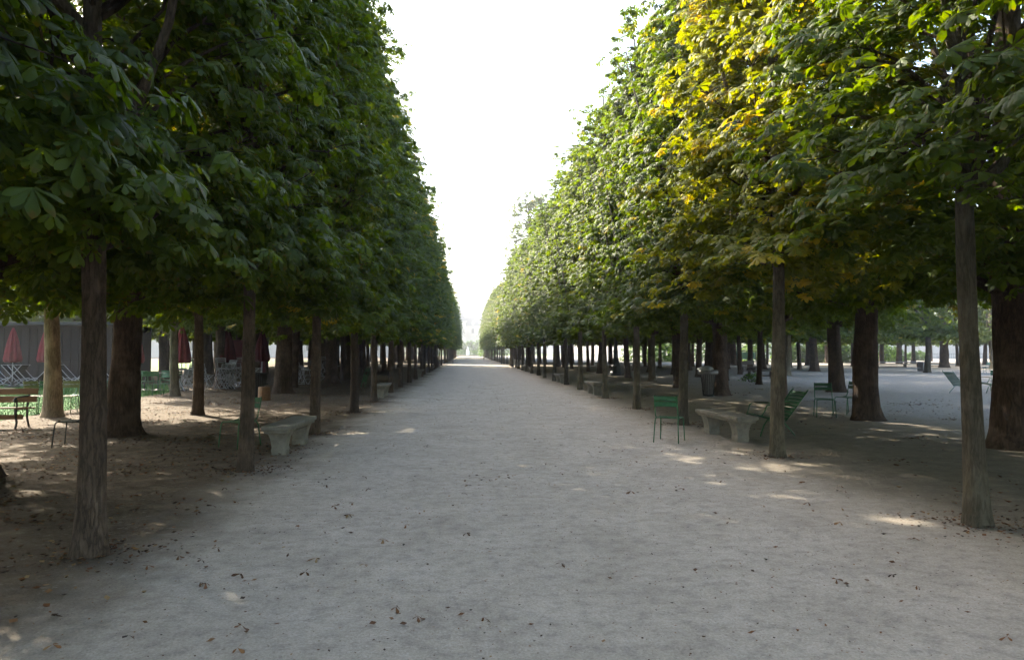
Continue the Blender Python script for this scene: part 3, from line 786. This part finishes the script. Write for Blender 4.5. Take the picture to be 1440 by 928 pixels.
# ------------------------------------------------------------------ furniture
def stone_bench(x, y, rz, label):
    t = thing('stone_bench', label, 'bench', (x, y, 0), rz, 'stone benches between the front row trees')
    mb = MB().box((0, 0, .455), (.45, 2.0, .075), bev=.012); mb.build('seat', M['stone'], t)
    MB().box((0, 0, .392), (.39, 1.92, .05), bev=.012).build('moulding', M['stone'], t)
    for s in (-1, 1):
        m = MB(); prof = [(-.105, -.02), (-.115, .05), (-.12, .08), (-.11, .12), (-.12, .2), (-.14, .28), (-.165, .34), (-.18, .372), (.18, .372), (.165, .34), (.14, .28), (.12, .2), (.11, .12), (.12, .08), (.115, .05), (.105, -.02)]
        n = len(prof)
        half = [.135, .135, .14, .13, .13, .138, .15, .17]
        hh = half + half[::-1]
        y0 = s*.66
        vs = [(px, y0-h_, z) for (px, z), h_ in zip(prof, hh)] + [(px, y0+h_, z) for (px, z), h_ in zip(prof, hh)]
        fs = [((i+1) % n, i, n+i, n+(i+1) % n) for i in range(n)]
        for i in range(n//2-1):
            j = n-1-i
            fs.append((i, i+1, j-1, j)); fs.append((n+i+1, n+i, n+j, n+j-1))
        m.raw(vs, fs); m.build('leg', M['stone'], t)
    t.scale = (.95, .9, .97)
    return t
stone_bench(-2.98, 11.85, R(-1.5), 'grey stone bench behind the second left trunk, nearest on the left')
stone_bench(4.96, 12.9, R(5), 'grey stone bench beside the green chair, nearest on the right')
stone_bench(4.9, 26.3, 0, 'stone bench between the fifth and sixth right front trees')
stone_bench(-3.05, 25.1, 0, 'stone bench between the fifth and sixth left front trees')
stone_bench(4.9, 35.7, R(2), 'small far stone bench, third along the right front row')
stone_bench(-3.05, 44.7, 0, 'far stone bench deep in the left front row')
stone_bench(4.9, 57.5, 0, 'most distant stone bench in the right front row')

def arc(p0, p1, p2, n=6):
    p0, p1, p2 = map(np.array, (p0, p1, p2))
    return [tuple((1-u)**2*p0+2*u*(1-u)*p1+u*u*p2) for u in np.linspace(0, 1, n)]
def slat(w, d, th, c, bow=.0, tilt=0.0, segs=6):
    """a curved slat: width along x, bowed, standing when tilt is 90 degrees"""
    vs = []; 
    for i in range(segs+1):
        u = i/segs*2-1; x = u*w/2; b = bow*(u*u)
        for a, q in ((-d/2, -th/2), (d/2, -th/2), (d/2, th/2), (-d/2, th/2)):
            y = a*math.cos(tilt) - q*math.sin(tilt); z = a*math.sin(tilt) + q*math.cos(tilt)
            y += -b*math.sin(tilt); z += b*math.cos(tilt)
            vs.append((c[0]+x, c[1]+y, c[2]+z))
    fs = [(i*4+k, i*4+(k+1) % 4, (i+1)*4+(k+1) % 4, (i+1)*4+k) for i in range(segs) for k in range(4)]
    fs += [(3, 2, 1, 0), tuple(segs*4+k for k in range(4))]
    return vs, fs
def chair(label, x, y, rz, paint='green', arms=False, group='green metal park chairs'):
    """seat faces local +y, back at local -y"""
    t = thing('park_chair', label, 'chair', (x, y, 0), rz, group)
    m = M[paint]
    W = .205
    sb = MB()
    for k in range(6):
        u = k/5; sb.raw(*slat(.40, .052, .012, (0, -.17+u*.345, .452 - .012*math.sin(u*math.pi) - (.012 if k == 5 else 0)), -.006, 0))
    sb.tube([(-W, -.19, .44), (-W, 0, .436), (-W, .19, .438)], .008, 6).tube([(W, -.19, .44), (W, 0, .436), (W, .19, .438)], .008, 6)
    sb.build('seat', m, t)
    for s in (-1, 1):
        MB().tube(arc((s*W, .14, .445), (s*W, .215, .445), (s*(W+.005), .22, .37), 6) + [(s*(W+.012), .235, .2), (s*(W+.02), .25, 0.0)], .0105, 8).build('leg', m, t, True)
        MB().tube(arc((s*W, -.12, .438), (s*W, -.20, .438), (s*(W+.005), -.215, .36), 6) + [(s*(W+.012), -.235, .2), (s*(W+.02), -.26, 0.0)], .0105, 8).build('leg', m, t, True)
        MB().tube(arc((s*W, -.06, .445), (s*W, -.19, .44), (s*W, -.205, .53), 6) + [(s*W, -.235, .66), (s*(W-.003), -.275, .83), (s*(W-.012), -.282, .855)], .0105, 8).build('back_frame', m, t, True)
    bb = MB()
    bb.raw(*slat(.405, .085, .008, (0, -.258, .80), .03, R(100)))
    bb.raw(*slat(.405, .085, .008, (0, -.238, .70), .03, R(100)))
    bb.build('backrest', m, t)
    if arms:
        for s in (-1, 1):
            MB().tube([(s*(W+.02), .20, .44), (s*(W+.03), .20, .60)] + arc((s*(W+.03), .20, .62), (s*(W+.03), .19, .665), (s*(W+.03), .12, .665)) + [(s*(W+.01), -.22, .665)], .0105, 8).build('armrest', m, t, True)
    return t
def low_chair(label, x, y, rz, paint='green', group='reclined green park armchairs'):
    t = thing('reclined_armchair', label, 'chair', (x, y, 0), rz, group); m = M[paint]; W = .27
    sb = MB()
    for k in range(8):
        u = k/7; sb.raw(*slat(.50, .05, .010, (0, .26-u*.50, .40-u*.11 + .02*(u-.5)**2), -.008, R(12)))
    for s in (-1, 1): sb.tube([(s*.25, .29, .39), (s*.25, .0, .33), (s*.25, -.25, .275)], .009, 6)
    sb.build('seat', m, t)
    bb = MB()
    for k in range(9):
        u = k/8; bb.raw(*slat(.50, .062, .010, (0, -.29-u*.42, .33+u*.49), .015, R(130)))
    bb.build('backrest', m, t)
    for s in (-1, 1):
        MB().tube([(s*.26, -.26, .28), (s*.26, -.5, .56), (s*.26, -.74, .86), (s*.24, -.77, .885)], .012, 8).build('back_frame', m, t, True)
        MB().tube([(s*.26, .10, .36), (s*.275, .22, .2), (s*.29, .30, 0)], .012, 8).build('leg', m, t, True)
        MB().tube([(s*.26, -.18, .30), (s*.275, -.32, .15), (s*.29, -.44, 0)], .012, 8).build('leg', m, t, True)
        a = MB().tube([(s*.27, .26, .385), (s*.30, .20, .50)] + arc((s*.30, .18, .56), (s*.30, .16, .61), (s*.30, .08, .61)) + [(s*.30, -.2, .60), (s*.28, -.52, .585)], .0105, 8)
        a.build('armrest', m, t, True)
        MB().box((s*.30, -.08, .617), (.055, .30, .018), bev=.004).build('arm_pad', M['oldwood'], t)
    return t
chair('upright green metal chair standing alone on the gravel in front of the right stone bench', 3.70, 12.35, R(-30))
low_chair('reclined green armchair half hidden behind the second right front trunk', 5.95, 13.3, R(97))
x, y = at(1160, 586)
chair('green metal chair left of its twin beside the thick dark trunk', x, y, R(160))
x, y = at(1192, 582)
chair('green metal chair tucked against the left side of the thick dark trunk', x, y, R(-75+180))
x, y = at(1357, 553)
low_chair('pale reclined armchair in the clearing left of the nearest right trunk', x, y, R(-85), 'teal')
x, y = at(1391, 552); low_chair('green armchair half hidden by the right side of the nearest right trunk', x, y, R(85), 'green')
x, y = at(1404, 550); chair('green chair with solid back beside the massive right edge trunk', x, y, R(150))
x, y = at(1385, 525); chair('far green chair in the shade behind the two clearing armchairs', x, y, R(20), 'teal')
x, y = at(337, 628)
chair('dark green chair behind the second left front trunk, white mark on its back', x, y, R(150))
ch = bpy.context.scene.objects
x, y = at(104, 627); chair('dark chair half hidden behind the nearest left trunk', x, y, R(95), 'iron')
for px, py, rz, lb, pt, ar in ((53, 580, 250, 'pale green chair on the lawn edge nearest the wooden bench', 'olive', False), (68, 580, 210, 'green chair partly behind the sunlit pale trunk', 'green', False),
        (93, 580, 185, 'olive green chair just right of the sunlit pale trunk', 'olive', False), (108, 578, 170, 'green armchair at the lawn edge left of the nearest left trunk', 'teal', True),
        (146, 578, 190, 'green armchair seen between the nearest left trunk and the thick dark trunk', 'teal', True), (228, 556, 170, 'green chair at the lawn corner beside the grey trunk', 'green', False)):
    x, y = at(px, py); chair(lb, x, y, R(rz), pt, ar)

# wooden bench at the left edge
x, y = at(22, 603)
t = thing('wooden_bench', 'brown slatted bench with scrolled iron ends in the sun at the left edge', 'bench', (x-.95, y+.15, 0), R(6))
mb = MB()
for k in range(4): mb.box((0, -.20+k*.115, .44-.008*k), (2.2, .095, .032), bev=.006)
mb.build('seat', M['wood'], t)
mb = MB()
for k in range(2): mb.box((0, .235+k*.055, .60+k*.17), (2.2, .032, .13), rx=R(-14), bev=.006)
mb.build('backrest', M['wood'], t)
MB().box((0, -.22, .25), (2.1, .03, .10), bev=.005).build('apron', M['wood'], t)
for s in (-.92, .92):
    m = MB().tube([(s, -.24, 0), (s, -.20, .12), (s, -.24, .28), (s, -.22, .42)], .022, 8).tube([(s, .30, 0), (s, .22, .2), (s, .22, .44), (s, .30, .68), (s, .335, .84)], .022, 8).tube([(s, -.24, .405), (s, 0, .41), (s, .23, .40)], .02, 8)
    m.tube(arc((s, .26, .66), (s, 0, .68), (s, -.24, .66)) + arc((s, -.27, .65), (s, -.32, .60), (s, -.26, .57)), .018, 8).tube([(s, -.22, .42), (s, -.20, .52), (s, -.24, .64)], .018, 8)
    m.lathe([(.0, -.01), (.045, 0), (.045, .03), (0, .04)], 12, (s, -.26, .58))
    m.build('iron_end', M['iron'], t)

# litter baskets, stump
def basket(x, y, label, bag=True):
    t = thing('litter_basket', label, 'litter bin', (x, y, 0), 0, 'litter baskets')
    mb = MB()
    for k in range(22):
        a = 6.283*k/22; mb.tube([(.19*math.cos(a), .19*math.sin(a), .05), (.22*math.cos(a), .22*math.sin(a), .45), (.29*math.cos(a), .29*math.sin(a), .92)], .009, 5)
    for z, r in ((.06, .19), (.9, .285)): mb.tube([(r*math.cos(a), r*math.sin(a), z) for a in np.linspace(0, 6.283, 25)], .014, 6)
    mb.lathe([(.2, 0), (.2, .05)], 20)
    mb.build('wire_cage', M['iron'], t)
    prof = [(.15, .06), (.19, .3), (.215, .5), (.25, .75), (.265, .9)] + ([(.31, .97), (.36, .93), (.37, .84), (.35, .80)] if bag else [])
    MB().lathe(prof, 28, lobes=lambda a, z: .05*math.sin(a*7+z*9)+.03*math.sin(a*13)).build('bag', M['steel'] if bag else M['dark'], t, True)
x, y = at(996, 557); basket(x, y, 'litter basket with a pale plastic bag beside a thick trunk on the right')
x, y = at(363, 562); basket(x, y, 'dark litter basket beside the wooden stump on the left', False)
if True:
    # bag on the right basket spills over its rim
    t = thing('loose_bag', 'crumpled pale plastic bag lying on top of the right litter basket', 'bag', (at(996, 557)[0]-.12, at(996, 557)[1]-.1, .98))
    mb = MB().lathe([(.08, -.08), (.20, -.05), (.25, .02), (.19, .09), (.10, .13), (.04, .12)], 22, lobes=lambda a, z: .22*math.sin(a*3+z*20)+.14*math.sin(a*5+2))
    mb.build('sheet', M['bag'], t, True)
x, y = at(371, 563)
t = thing('tree_stump', 'short sawn wooden stump standing beside the left litter basket', 'stump', (x, y, 0))
MB().lathe([(.21, -.02), (.20, .1), (.19, .4), (.185, .455)], 20, lobes=lambda a, z: .05*math.sin(3*a)+.03*math.sin(7*a)).build('bark', M['wood'], t)
MB().lathe([(.172, .45), (.165, .462)], 20).build('cut_face', M['wood'], t)

# lamp post
x, y = at(866, 528)
t = thing('lamp_post', 'dark cast iron lamp post with stepped base under the right trees', 'lamp post', (x, y, 0))
MB().box((0, 0, .06), (.92, .92, .16), bev=.02).lathe([(.40, .13), (.40, .22), (.34, .30), (.33, .62), (.36, .66), (.30, .72), (.24, .95), (.20, 1.1), (.22, 1.14), (.17, 1.2)], 8).build('base', M['iron'], t)
MB().lathe([(.16, 1.18), (.15, 1.6), (.17, 1.66), (.14, 1.7), (.12, 3.0), (.14, 3.06), (.10, 3.12), (.08, 4.5), (.11, 4.56), (.06, 4.62)], 16, lobes=lambda a, z: .06*math.cos(8*a)).build('column', M['iron'], t)
MB().lathe([(.10, 4.62), (.19, 5.15), (.2, 5.17), (.12, 5.35), (.03, 5.5)], 6).build('lantern', M['glass'], t)

# benches and tables in the distance on the right
def plank_bench(name, label, x, y, rz, L, h, w, mat, back=False, cat='bench'):
    t = thing(name, label, cat, (x, y, 0), rz)
    mb = MB()
    for k in range(3): mb.box((0, -w/3+k*w/3, h), (L, w/3-.02, .05), bev=.008)
    mb.build('seat' if cat == 'bench' else 'top', M[mat], t)
    for s in (-1, 1):
        MB().box((s*(L/2-.15), 0, h/2-.02), (.08, w*.85, h-.02), bev=.01).build('leg', M[mat], t)
    MB().box((0, 0, h*.35), (L-.3, .06, .08)).build('stretcher', M[mat], t)
    if back:
        MB().box((-.0, w/2+.03, h+.3), (L, .04, .32), rx=R(-10), bev=.008).build('backrest', M[mat], t)
    return t
x, y = at(1069, 532); plank_bench('plank_bench', 'dark plank bench near the green plant behind the second right trunk', x, y, R(-8), 1.6, .46, .45, 'oldwood')
x, y = at(1052, 524); plank_bench('plank_bench', 'dark bench with a back behind the plank bench on the right', x, y, R(4), 1.3, .45, .45, 'oldwood', True)
x, y = at(1257, 522); plank_bench('long_table', 'long pale-topped table across the far side of the clearing', x, y, R(4), 5.2, .78, .8, 'steel', cat='table')
x, y = at(1312, 517); plank_bench('plank_bench', 'low reddish bench at the foot of the stout black trunk by the wall', x, y, R(2), 3.4, .45, .5, 'wood')
x, y = at(1253, 518); plank_bench('plank_bench', 'low bench behind the long pale table', x, y, R(2), 3.2, .42, .45, 'oldwood')
x, y = at(1043, 512)
t = thing('information_panel', 'dull teal panel on posts beyond the clearing in front of the shrubs', 'panel', (x, y, 0), 0)
MB().box((0, 0, 1.1), (3.6, .08, .95), bev=.01).build('board', M['teal'], t)
for s in (-1.9, 1.9): MB().box((s, 0, .85), (.10, .12, 1.75)).build('post', M['iron'], t)
MB().box((0, 0, 1.68), (3.9, .14, .09)).build('rail', M['iron'], t)
# railing in front of the pale wall
xa, ya = at(1300, 505); t = thing('iron_railing', 'thin dark iron railing before the pale wall', 'railing', (xa, ya, 0), R(-6))
mb = MB().box((0, 0, 1.15), (64, .05, .06)).box((0, 0, .35), (64, .05, .05)); mb.build('rail', M['iron'], t)
mb = MB()
for k in range(160): mb.box((-32+k*.4, 0, .62), (.03, .03, 1.2))
mb.build('bars', M['iron'], t)
# low border kerb of bare earth strips beyond the clearing
for i_, (a, b) in enumerate(((519, 517.6), (514.2, 513.2))):
    pts = [at(900, a), at(1440, a), at(1440, b), at(900, b)]
    sheet('cross_path', pts, .010, M['ground'], 'pale strip of path crossing beyond the clearing')
x, y = at(1222, 512); t = thing('stone_urn', 'small reddish stone planter between trunks beyond the clearing', 'planter', (x, y, 0))
MB().lathe([(.45, 0), (.45, .15), (.3, .25), (.28, .4), (.6, .8), (.75, 1.3), (.85, 1.4), (.8, 1.5)], 16).build('bowl', M['wood'], t)
MB().lathe([(.6, 1.46), (.62, 1.75), (.4, 2.05), (.1, 2.15)], 14, lobes=lambda a, z: .15*math.sin(a*5)).build('plant', M['shrub'], t)

# terrace beyond the lawn: hut, parasols, deck chairs, cafe chairs
t = thing('terrace_hut', 'long dark plank hut behind the deck chairs beyond the lawn', 'hut', (-21.5, 37.2, 0), 0)
MB().box((-2, 0, 1.45), (12.4, 3, 3.0)).build('wall', M['dark'], t)
mb = MB()
for k in range(31): mb.box((-8+k*.4, -1.52, 1.4), (.05, .05, 2.8))
mb.build('batten', M['dark'], t)
MB().box((-2, -.2, 3.02), (13, 3.8, .16), bev=.02).build('roof', M['iron'], t)
def parasol(x, y, label, mat='red', h=2.75):
    t = thing('closed_parasol', label, 'parasol', (x, y, 0), 0, 'closed red parasols on the terrace')
    MB().lathe([(.3, 0), (.3, .07), (.06, .1), (.05, .3)], 16).build('base', M['iron'], t)
    MB().tube([(0, 0, .08), (0, 0, h)], .022, 8).build('pole', M['alu'], t)
    MB().lathe([(.27, h-1.55), (.31, h-1.42), (.27, h-1.1), (.19, h-.6), (.10, h-.2), (.03, h+.02)], 32, lobes=lambda a, z: .28*math.sin(8*a)).build('canopy', M[mat], t, True)
for px, py, lb, mt in ((17, 545, 'closed red parasol nearest the left edge, before the dark hut', 'red'), (64, 545, 'closed red parasol partly behind the sunlit pale trunk', 'red'), (189, 548, 'closed red parasol just right of the thick dark left trunk', 'red'),
        (255, 549, 'closed red parasol beside the grey trunk at the lawn corner', 'red'), (319, 546, 'dark wine red closed parasol before the red screen', 'wine'), (368, 541, 'dark wine red closed parasol left of the stout trunk', 'wine')):
    x, y = at(px, py); parasol(x, y, lb, mt, 2.7)
def deck_chair(x, y, rz, label, group):
    t = thing('deck_chair', label, 'deck chair', (x, y, 0), rz, group)
    mb = MB()
    for s in (-.28, .28):
        mb.tube([(-.62, s, 1.02), (-.2, s, .55), (.22, s, .14), (.62, s, .06)], .016, 6)
        mb.tube([(-.35, s*.9, 0), (.05, s*.9, .30), (.42, s*.9, .42)], .014, 6)
        mb.tube([(.58, s*.95, .0), (.60, s*.95, .06)], .014, 6)
    mb.tube([(-.62, -.28, 1.02), (-.62, .28, 1.02)], .014, 6).tube([(-.35, -.25, .01), (-.35, .25, .01)], .014, 6)
    mb.build('frame', M['alu'], t)
    m = MB(); n = 8; P = [(-.60, 1.0), (-.42, .76), (-.22, .53), (-.02, .32), (.2, .16), (.4, .10), (.6, .075)]
    vs = [(a, s, b-.012) for a, b in P for s in (-.26, .26)] + [(a, s, b-.018) for a, b in P for s in (-.26, .26)]
    k = len(P)*2; fs = [(2*i, 2*i+1, 2*i+3, 2*i+2) for i in range(len(P)-1)] + [(k+2*i+2, k+2*i+3, k+2*i+1, k+2*i) for i in range(len(P)-1)]
    m.raw(vs, fs); m.build('sling', M['dark'], t)
    return t
for i_, (px, rz) in enumerate(((4, 0), (17, 180), (26, 0), (34, 0), (42, 0), (55, 180), (88, 0), (96, 0), (104, 0), (112, 180), (146, 0), (152, 0))):
    x, y = at(px, 543.5); deck_chair(x, y, R(rz+rng.uniform(-6, 6)), 'pale framed deck chair in the row between the lawn and the dark hut', 'deck chairs in front of the terrace hut')
# red screen
x, y = at(330, 536)
t = thing('red_screen', 'wine red canvas screen behind the heap of cafe chairs', 'screen', (x, y+1.6, 0), 0)
MB().box((-.1, 0, 1.35), (2.6, .05, 1.9)).build('canvas', M['wine'], t)
for s in (-1.4, 0, 1.2): MB().box((s, .06, 1.2), (.05, .05, 2.4)).build('post', M['iron'], t)
# cafe chairs, tables
def cafe_chair(x, y, z, rz, rx, label):
    t = thing('cafe_chair', label, 'chair', (x, y, z), rz, 'pale metal cafe chairs heaped under the left trees'); t.rotation_euler = (rx, 0, rz)
    mb = MB()
    for s in (-.2, .2):
        mb.tube([(s, -.26, .86), (s, -.1, .45), (s, .26, 0)], .014, 6).tube([(s, .2, .46), (s, -.02, .22), (s, -.28, 0)], .014, 6)
    mb.tube([(-.2, -.26, .86), (.2, -.26, .86)], .014, 6).tube([(-.2, .25, .01), (.2, .25, .01)], .012, 6)
    mb.build('frame', M['alu'], t)
    mb = MB()
    for k in range(5): mb.box((0, -.14+k*.08, .455), (.40, .06, .012))
    mb.build('seat', M['steel'], t)
    mb = MB()
    for k in range(2): mb.box((0, -.215-k*.035, .70+k*.09), (.40, .012, .06), rx=R(-20))
    mb.build('backrest', M['steel'], t)
c0 = 0
r_ = random.Random(9)
for gx, gy, n_ in ((262, 551, 5), (283, 551, 4), (318, 549, 10), (336, 547, 6), (352, 546, 3), (412, 539, 5), (424, 541, 4), (452, 536, 4)):
    for k in range(n_):
        x, y = at(gx+r_.uniform(-9, 9), gy-r_.uniform(0, 3)); lvl = k % 3
        cafe_chair(x, y, .02+lvl*.22, r_.uniform(0, 6.28), 0 if lvl == 0 else R(r_.uniform(-12, 12)), 'pale metal folding chair in the heap of cafe chairs under the left trees')
for px, py, lb in ((203, 549, 'small green cafe table right of the thick dark left trunk'), (222, 549, 'small cafe table with a white lamp near the lawn corner'), (388, 533, 'cafe table behind the stout left trunk'), (470, 531, 'cafe table under the trees left of the fourth left front trunk')):
    x, y = at(px, py); t = thing('cafe_table', lb, 'table', (x, y, 0), 0, 'cafe tables on the terrace')
    MB().lathe([(.38, .72), (.38, .745)], 24).build('top', M['steel'], t)
    MB().tube([(0, 0, .02), (0, 0, .72)], .03, 8).lathe([(.26, 0), (.25, .03), (.05, .06)], 16).build('pedestal', M['iron'], t)
for px, py in ((194, 551), (206, 552), (216, 551), (232, 549), (243, 550)):
    x, y = at(px, py); chair('green metal cafe chair between the lawn and the left grove', x, y, R(r_.uniform(0, 360)), 'green', True, 'green cafe chairs at the terrace')
# low hoops round the lawn
edge = lawn_poly[0:5]; mb = MB(); t = thing('lawn_fence', 'low thin wire fence along the front of the lawn', 'fence', (0, 0, 0))
mp = MB()
for (a, b) in zip(edge[1:-1], edge[2:]):
    L = math.dist(a, b); n_ = max(1, int(L/1.6))
    for k in range(n_):
        q = (a[0]+(b[0]-a[0])*k/n_, a[1]+(b[1]-a[1])*k/n_); mp.tube([(q[0], q[1], 0), (q[0], q[1], .42)], .012, 5)
    mb.tube([(a[0], a[1], .4), ((a[0]+b[0])/2, (a[1]+b[1])/2, .38), (b[0], b[1], .4)], .006, 4)
mb.build('wire', M['iron'], t); mp.build('posts', M['iron'], t)
# folded chair leaning on the fourth left front tree
x, y = at(511, 545)
t = thing('folding_chair', 'folded chair leaning between the fourth and fifth left front trunks', 'chair', (x, y, 0), R(20)); t.rotation_euler = (R(14), 0, R(70))
MB().tube([(-.2, 0, 0), (-.2, 0, .95)], .012, 6).tube([(.2, 0, 0), (.2, 0, .95)], .012, 6).tube([(-.2, 0, .94), (.2, 0, .94)], .012, 6).tube([(-.17, .05, .02), (-.17, .03, .7)], .012, 6).tube([(.17, .05, .02), (.17, .03, .7)], .012, 6).build('frame', M['green'], t)
mb = MB()
for k in range(5): mb.box((0, .03, .3+k*.07), (.36, .012, .05))
mb.build('seat', M['green'], t)
mb = MB()
for k in range(2): mb.box((0, -.005, .78+k*.08), (.38, .012, .06))
mb.build('backrest', M['green'], t)
# posts by the cross path
for px, py, lb, h in ((637, 511, 'slim dark post at the cross path beside the left row', 1.1), (680.5, 506, 'dark signpost at the cross path beside the right row', 1.9), (705, 512, 'dark post at the cross path under the right row, nearer one', 1.2), (713, 512, 'dark post at the cross path under the right row, outer one', 1.2)):
    x, y = at(px, py); t = thing('path_post', lb, 'post', (x, y, 0), 0, 'posts at the cross path')
    MB().tube([(0, 0, -.02), (0, 0, h)], .06, 8).build('shaft', M['iron'], t); MB().lathe([(.08, h), (.1, h+.06), (.03, h+.14)], 10).build('cap', M['iron'], t)

# ------------------------------------------------------------------ fallen leaves
def litter(name, n, fx, size, seed, label, mat='litter'):
    r = np.random.default_rng(seed); P = fx(r, n); n = len(P); th = r.uniform(0, 6.28, n)
    s = size*r.uniform(.4, 1.2, n); a = np.stack([np.cos(th), np.sin(th), r.normal(0, .15, n)], 1); b = np.stack([-np.sin(th), np.cos(th), r.normal(0, .15, n)], 1)
    w = r.uniform(.18, .42, n)[:, None]; c = np.stack([P[:, 0], P[:, 1], .010+.12*s], 1); S = s[:, None]
    up = np.array([0, 0, 1.0]); cu = r.uniform(.0, .35, n)[:, None]
    V = np.stack([c-a*S*.5+up*S*cu*.5, c+b*S*w+up*S*cu*.6, c+a*S*.5+up*S*cu*.6, c-b*S*w+up*S*cu*.7, c-up*S*.05], 1)
    V[..., 2] = np.maximum(V[..., 2], .009)
    V = V.reshape(-1, 3); o = (np.arange(n)*5)[:, None, None]
    Q = (np.array([[0, 4, 1], [1, 4, 2], [2, 4, 3], [3, 4, 0]])[None]+o).reshape(-1, 3)
    me = fast_mesh(name, V, Q, dict(tint=np.repeat(r.random(n), 5)))
    return tag(obj(name, me, M[mat]), label, 'leaves', kind='stuff')
def clumpy(x0, x1, y0, y1, k, sig):
    def f(r, n):
        cx, cy = r.uniform(x0, x1, k), y0+(y1-y0)*r.random(k)**1.4; i = r.integers(0, k, n)
        w = r.uniform(.2, 1.0, k)*sig
        P = np.stack([cx[i]+r.normal(0, 1, n)*w[i], cy[i]+r.normal(0, 1, n)*w[i]], 1)
        return P[(P[:, 0] > x0-.5) & (P[:, 0] < x1+.5) & (P[:, 1] > .8)]
    return f
litter('fallen_leaves', 14000, clumpy(-12, -3.0, 2, 34, 260, .8), .06, 1, 'brown fallen leaves drifted under the left trees')
litter('fallen_leaves', 2600, clumpy(5.2, 16, 2, 34, 90, .8), .06, 2, 'brown fallen leaves scattered under the right trees')
litter('fallen_leaves', 1000, clumpy(-2.6, 4.4, 1.2, 40, 500, .5), .045, 3, 'few dry leaves scattered over the gravel alley')
litter('gravel_specks', 9500, clumpy(-2.8, 4.8, 1.0, 26, 2500, .7), .018, 4, 'dark bits and twigs on the gravel alley')
def rings(r, n):
    P = []
    for k in range(n):
        s = r.random() < .5; X, ys = (-3.05, [5.81, 9.71, 13.95, 18.73, 22.64]) if s else (4.85, [6.25, 10.47, 15.15, 19.35, 23.81])
        a = r.uniform(0, 6.28); q = .14+abs(r.normal(0, .28)); P.append((X+q*math.cos(a)*1.2, r.choice(ys)+q*math.sin(a)))
    return np.array(P)
litter('fallen_leaves', 2600, rings, .045, 6, 'crumbled brown leaf litter round the front row trunks')
# whole dried chestnut leaves lying curled in the foreground
r3 = np.random.default_rng(12); n = 95
pts = np.stack([np.concatenate([r3.uniform(-4.2, -1.0, 60), r3.uniform(-1.2, 5, 35)]), np.concatenate([r3.uniform(2.2, 9, 60), r3.uniform(2.5, 12, 35)])], 1)
V, Q, A = palmate(np.stack([pts[:, 0], pts[:, 1], 0*pts[:, 0]+.035], 1), norm(np.stack([r3.normal(0, 1, n), r3.normal(0, 1, n), 0*pts[:, 0]], 1)), norm(r3.normal(0, .25, (n, 3))+[0, 0, 1]), r3.uniform(.045, .085, n), r3.random(n), r3, 0, 3)
V[:, 2] = np.maximum(V[:, 2], .008)
tag(obj('fallen_leaves', fast_mesh('fallen_leaves', V, Q, A), M['litter']), 'curled whole chestnut leaves lying in the foreground gravel', 'leaves', kind='stuff')

# ------------------------------------------------------------------ air
hz = MB().box((0, 400, 30), (820, 1020, 62)).mesh('haze')
hm = bpy.data.materials.new('haze_air'); hm.use_nodes = True; nt = hm.node_tree; nt.nodes.clear()
ho = nt.nodes.new('ShaderNodeOutputMaterial'); pv = nt.nodes.new('ShaderNodeVolumePrincipled')
pv.inputs['Color'].default_value = (0.97, 0.985, 1.0, 1); pv.inputs['Density'].default_value = HAZE; pv.inputs['Anisotropy'].default_value = 0.1
nt.links.new(pv.outputs[0], ho.inputs['Volume'])
h_ = obj('haze', hz, hm); tag(h_, 'morning haze in the air', kind='stuff')
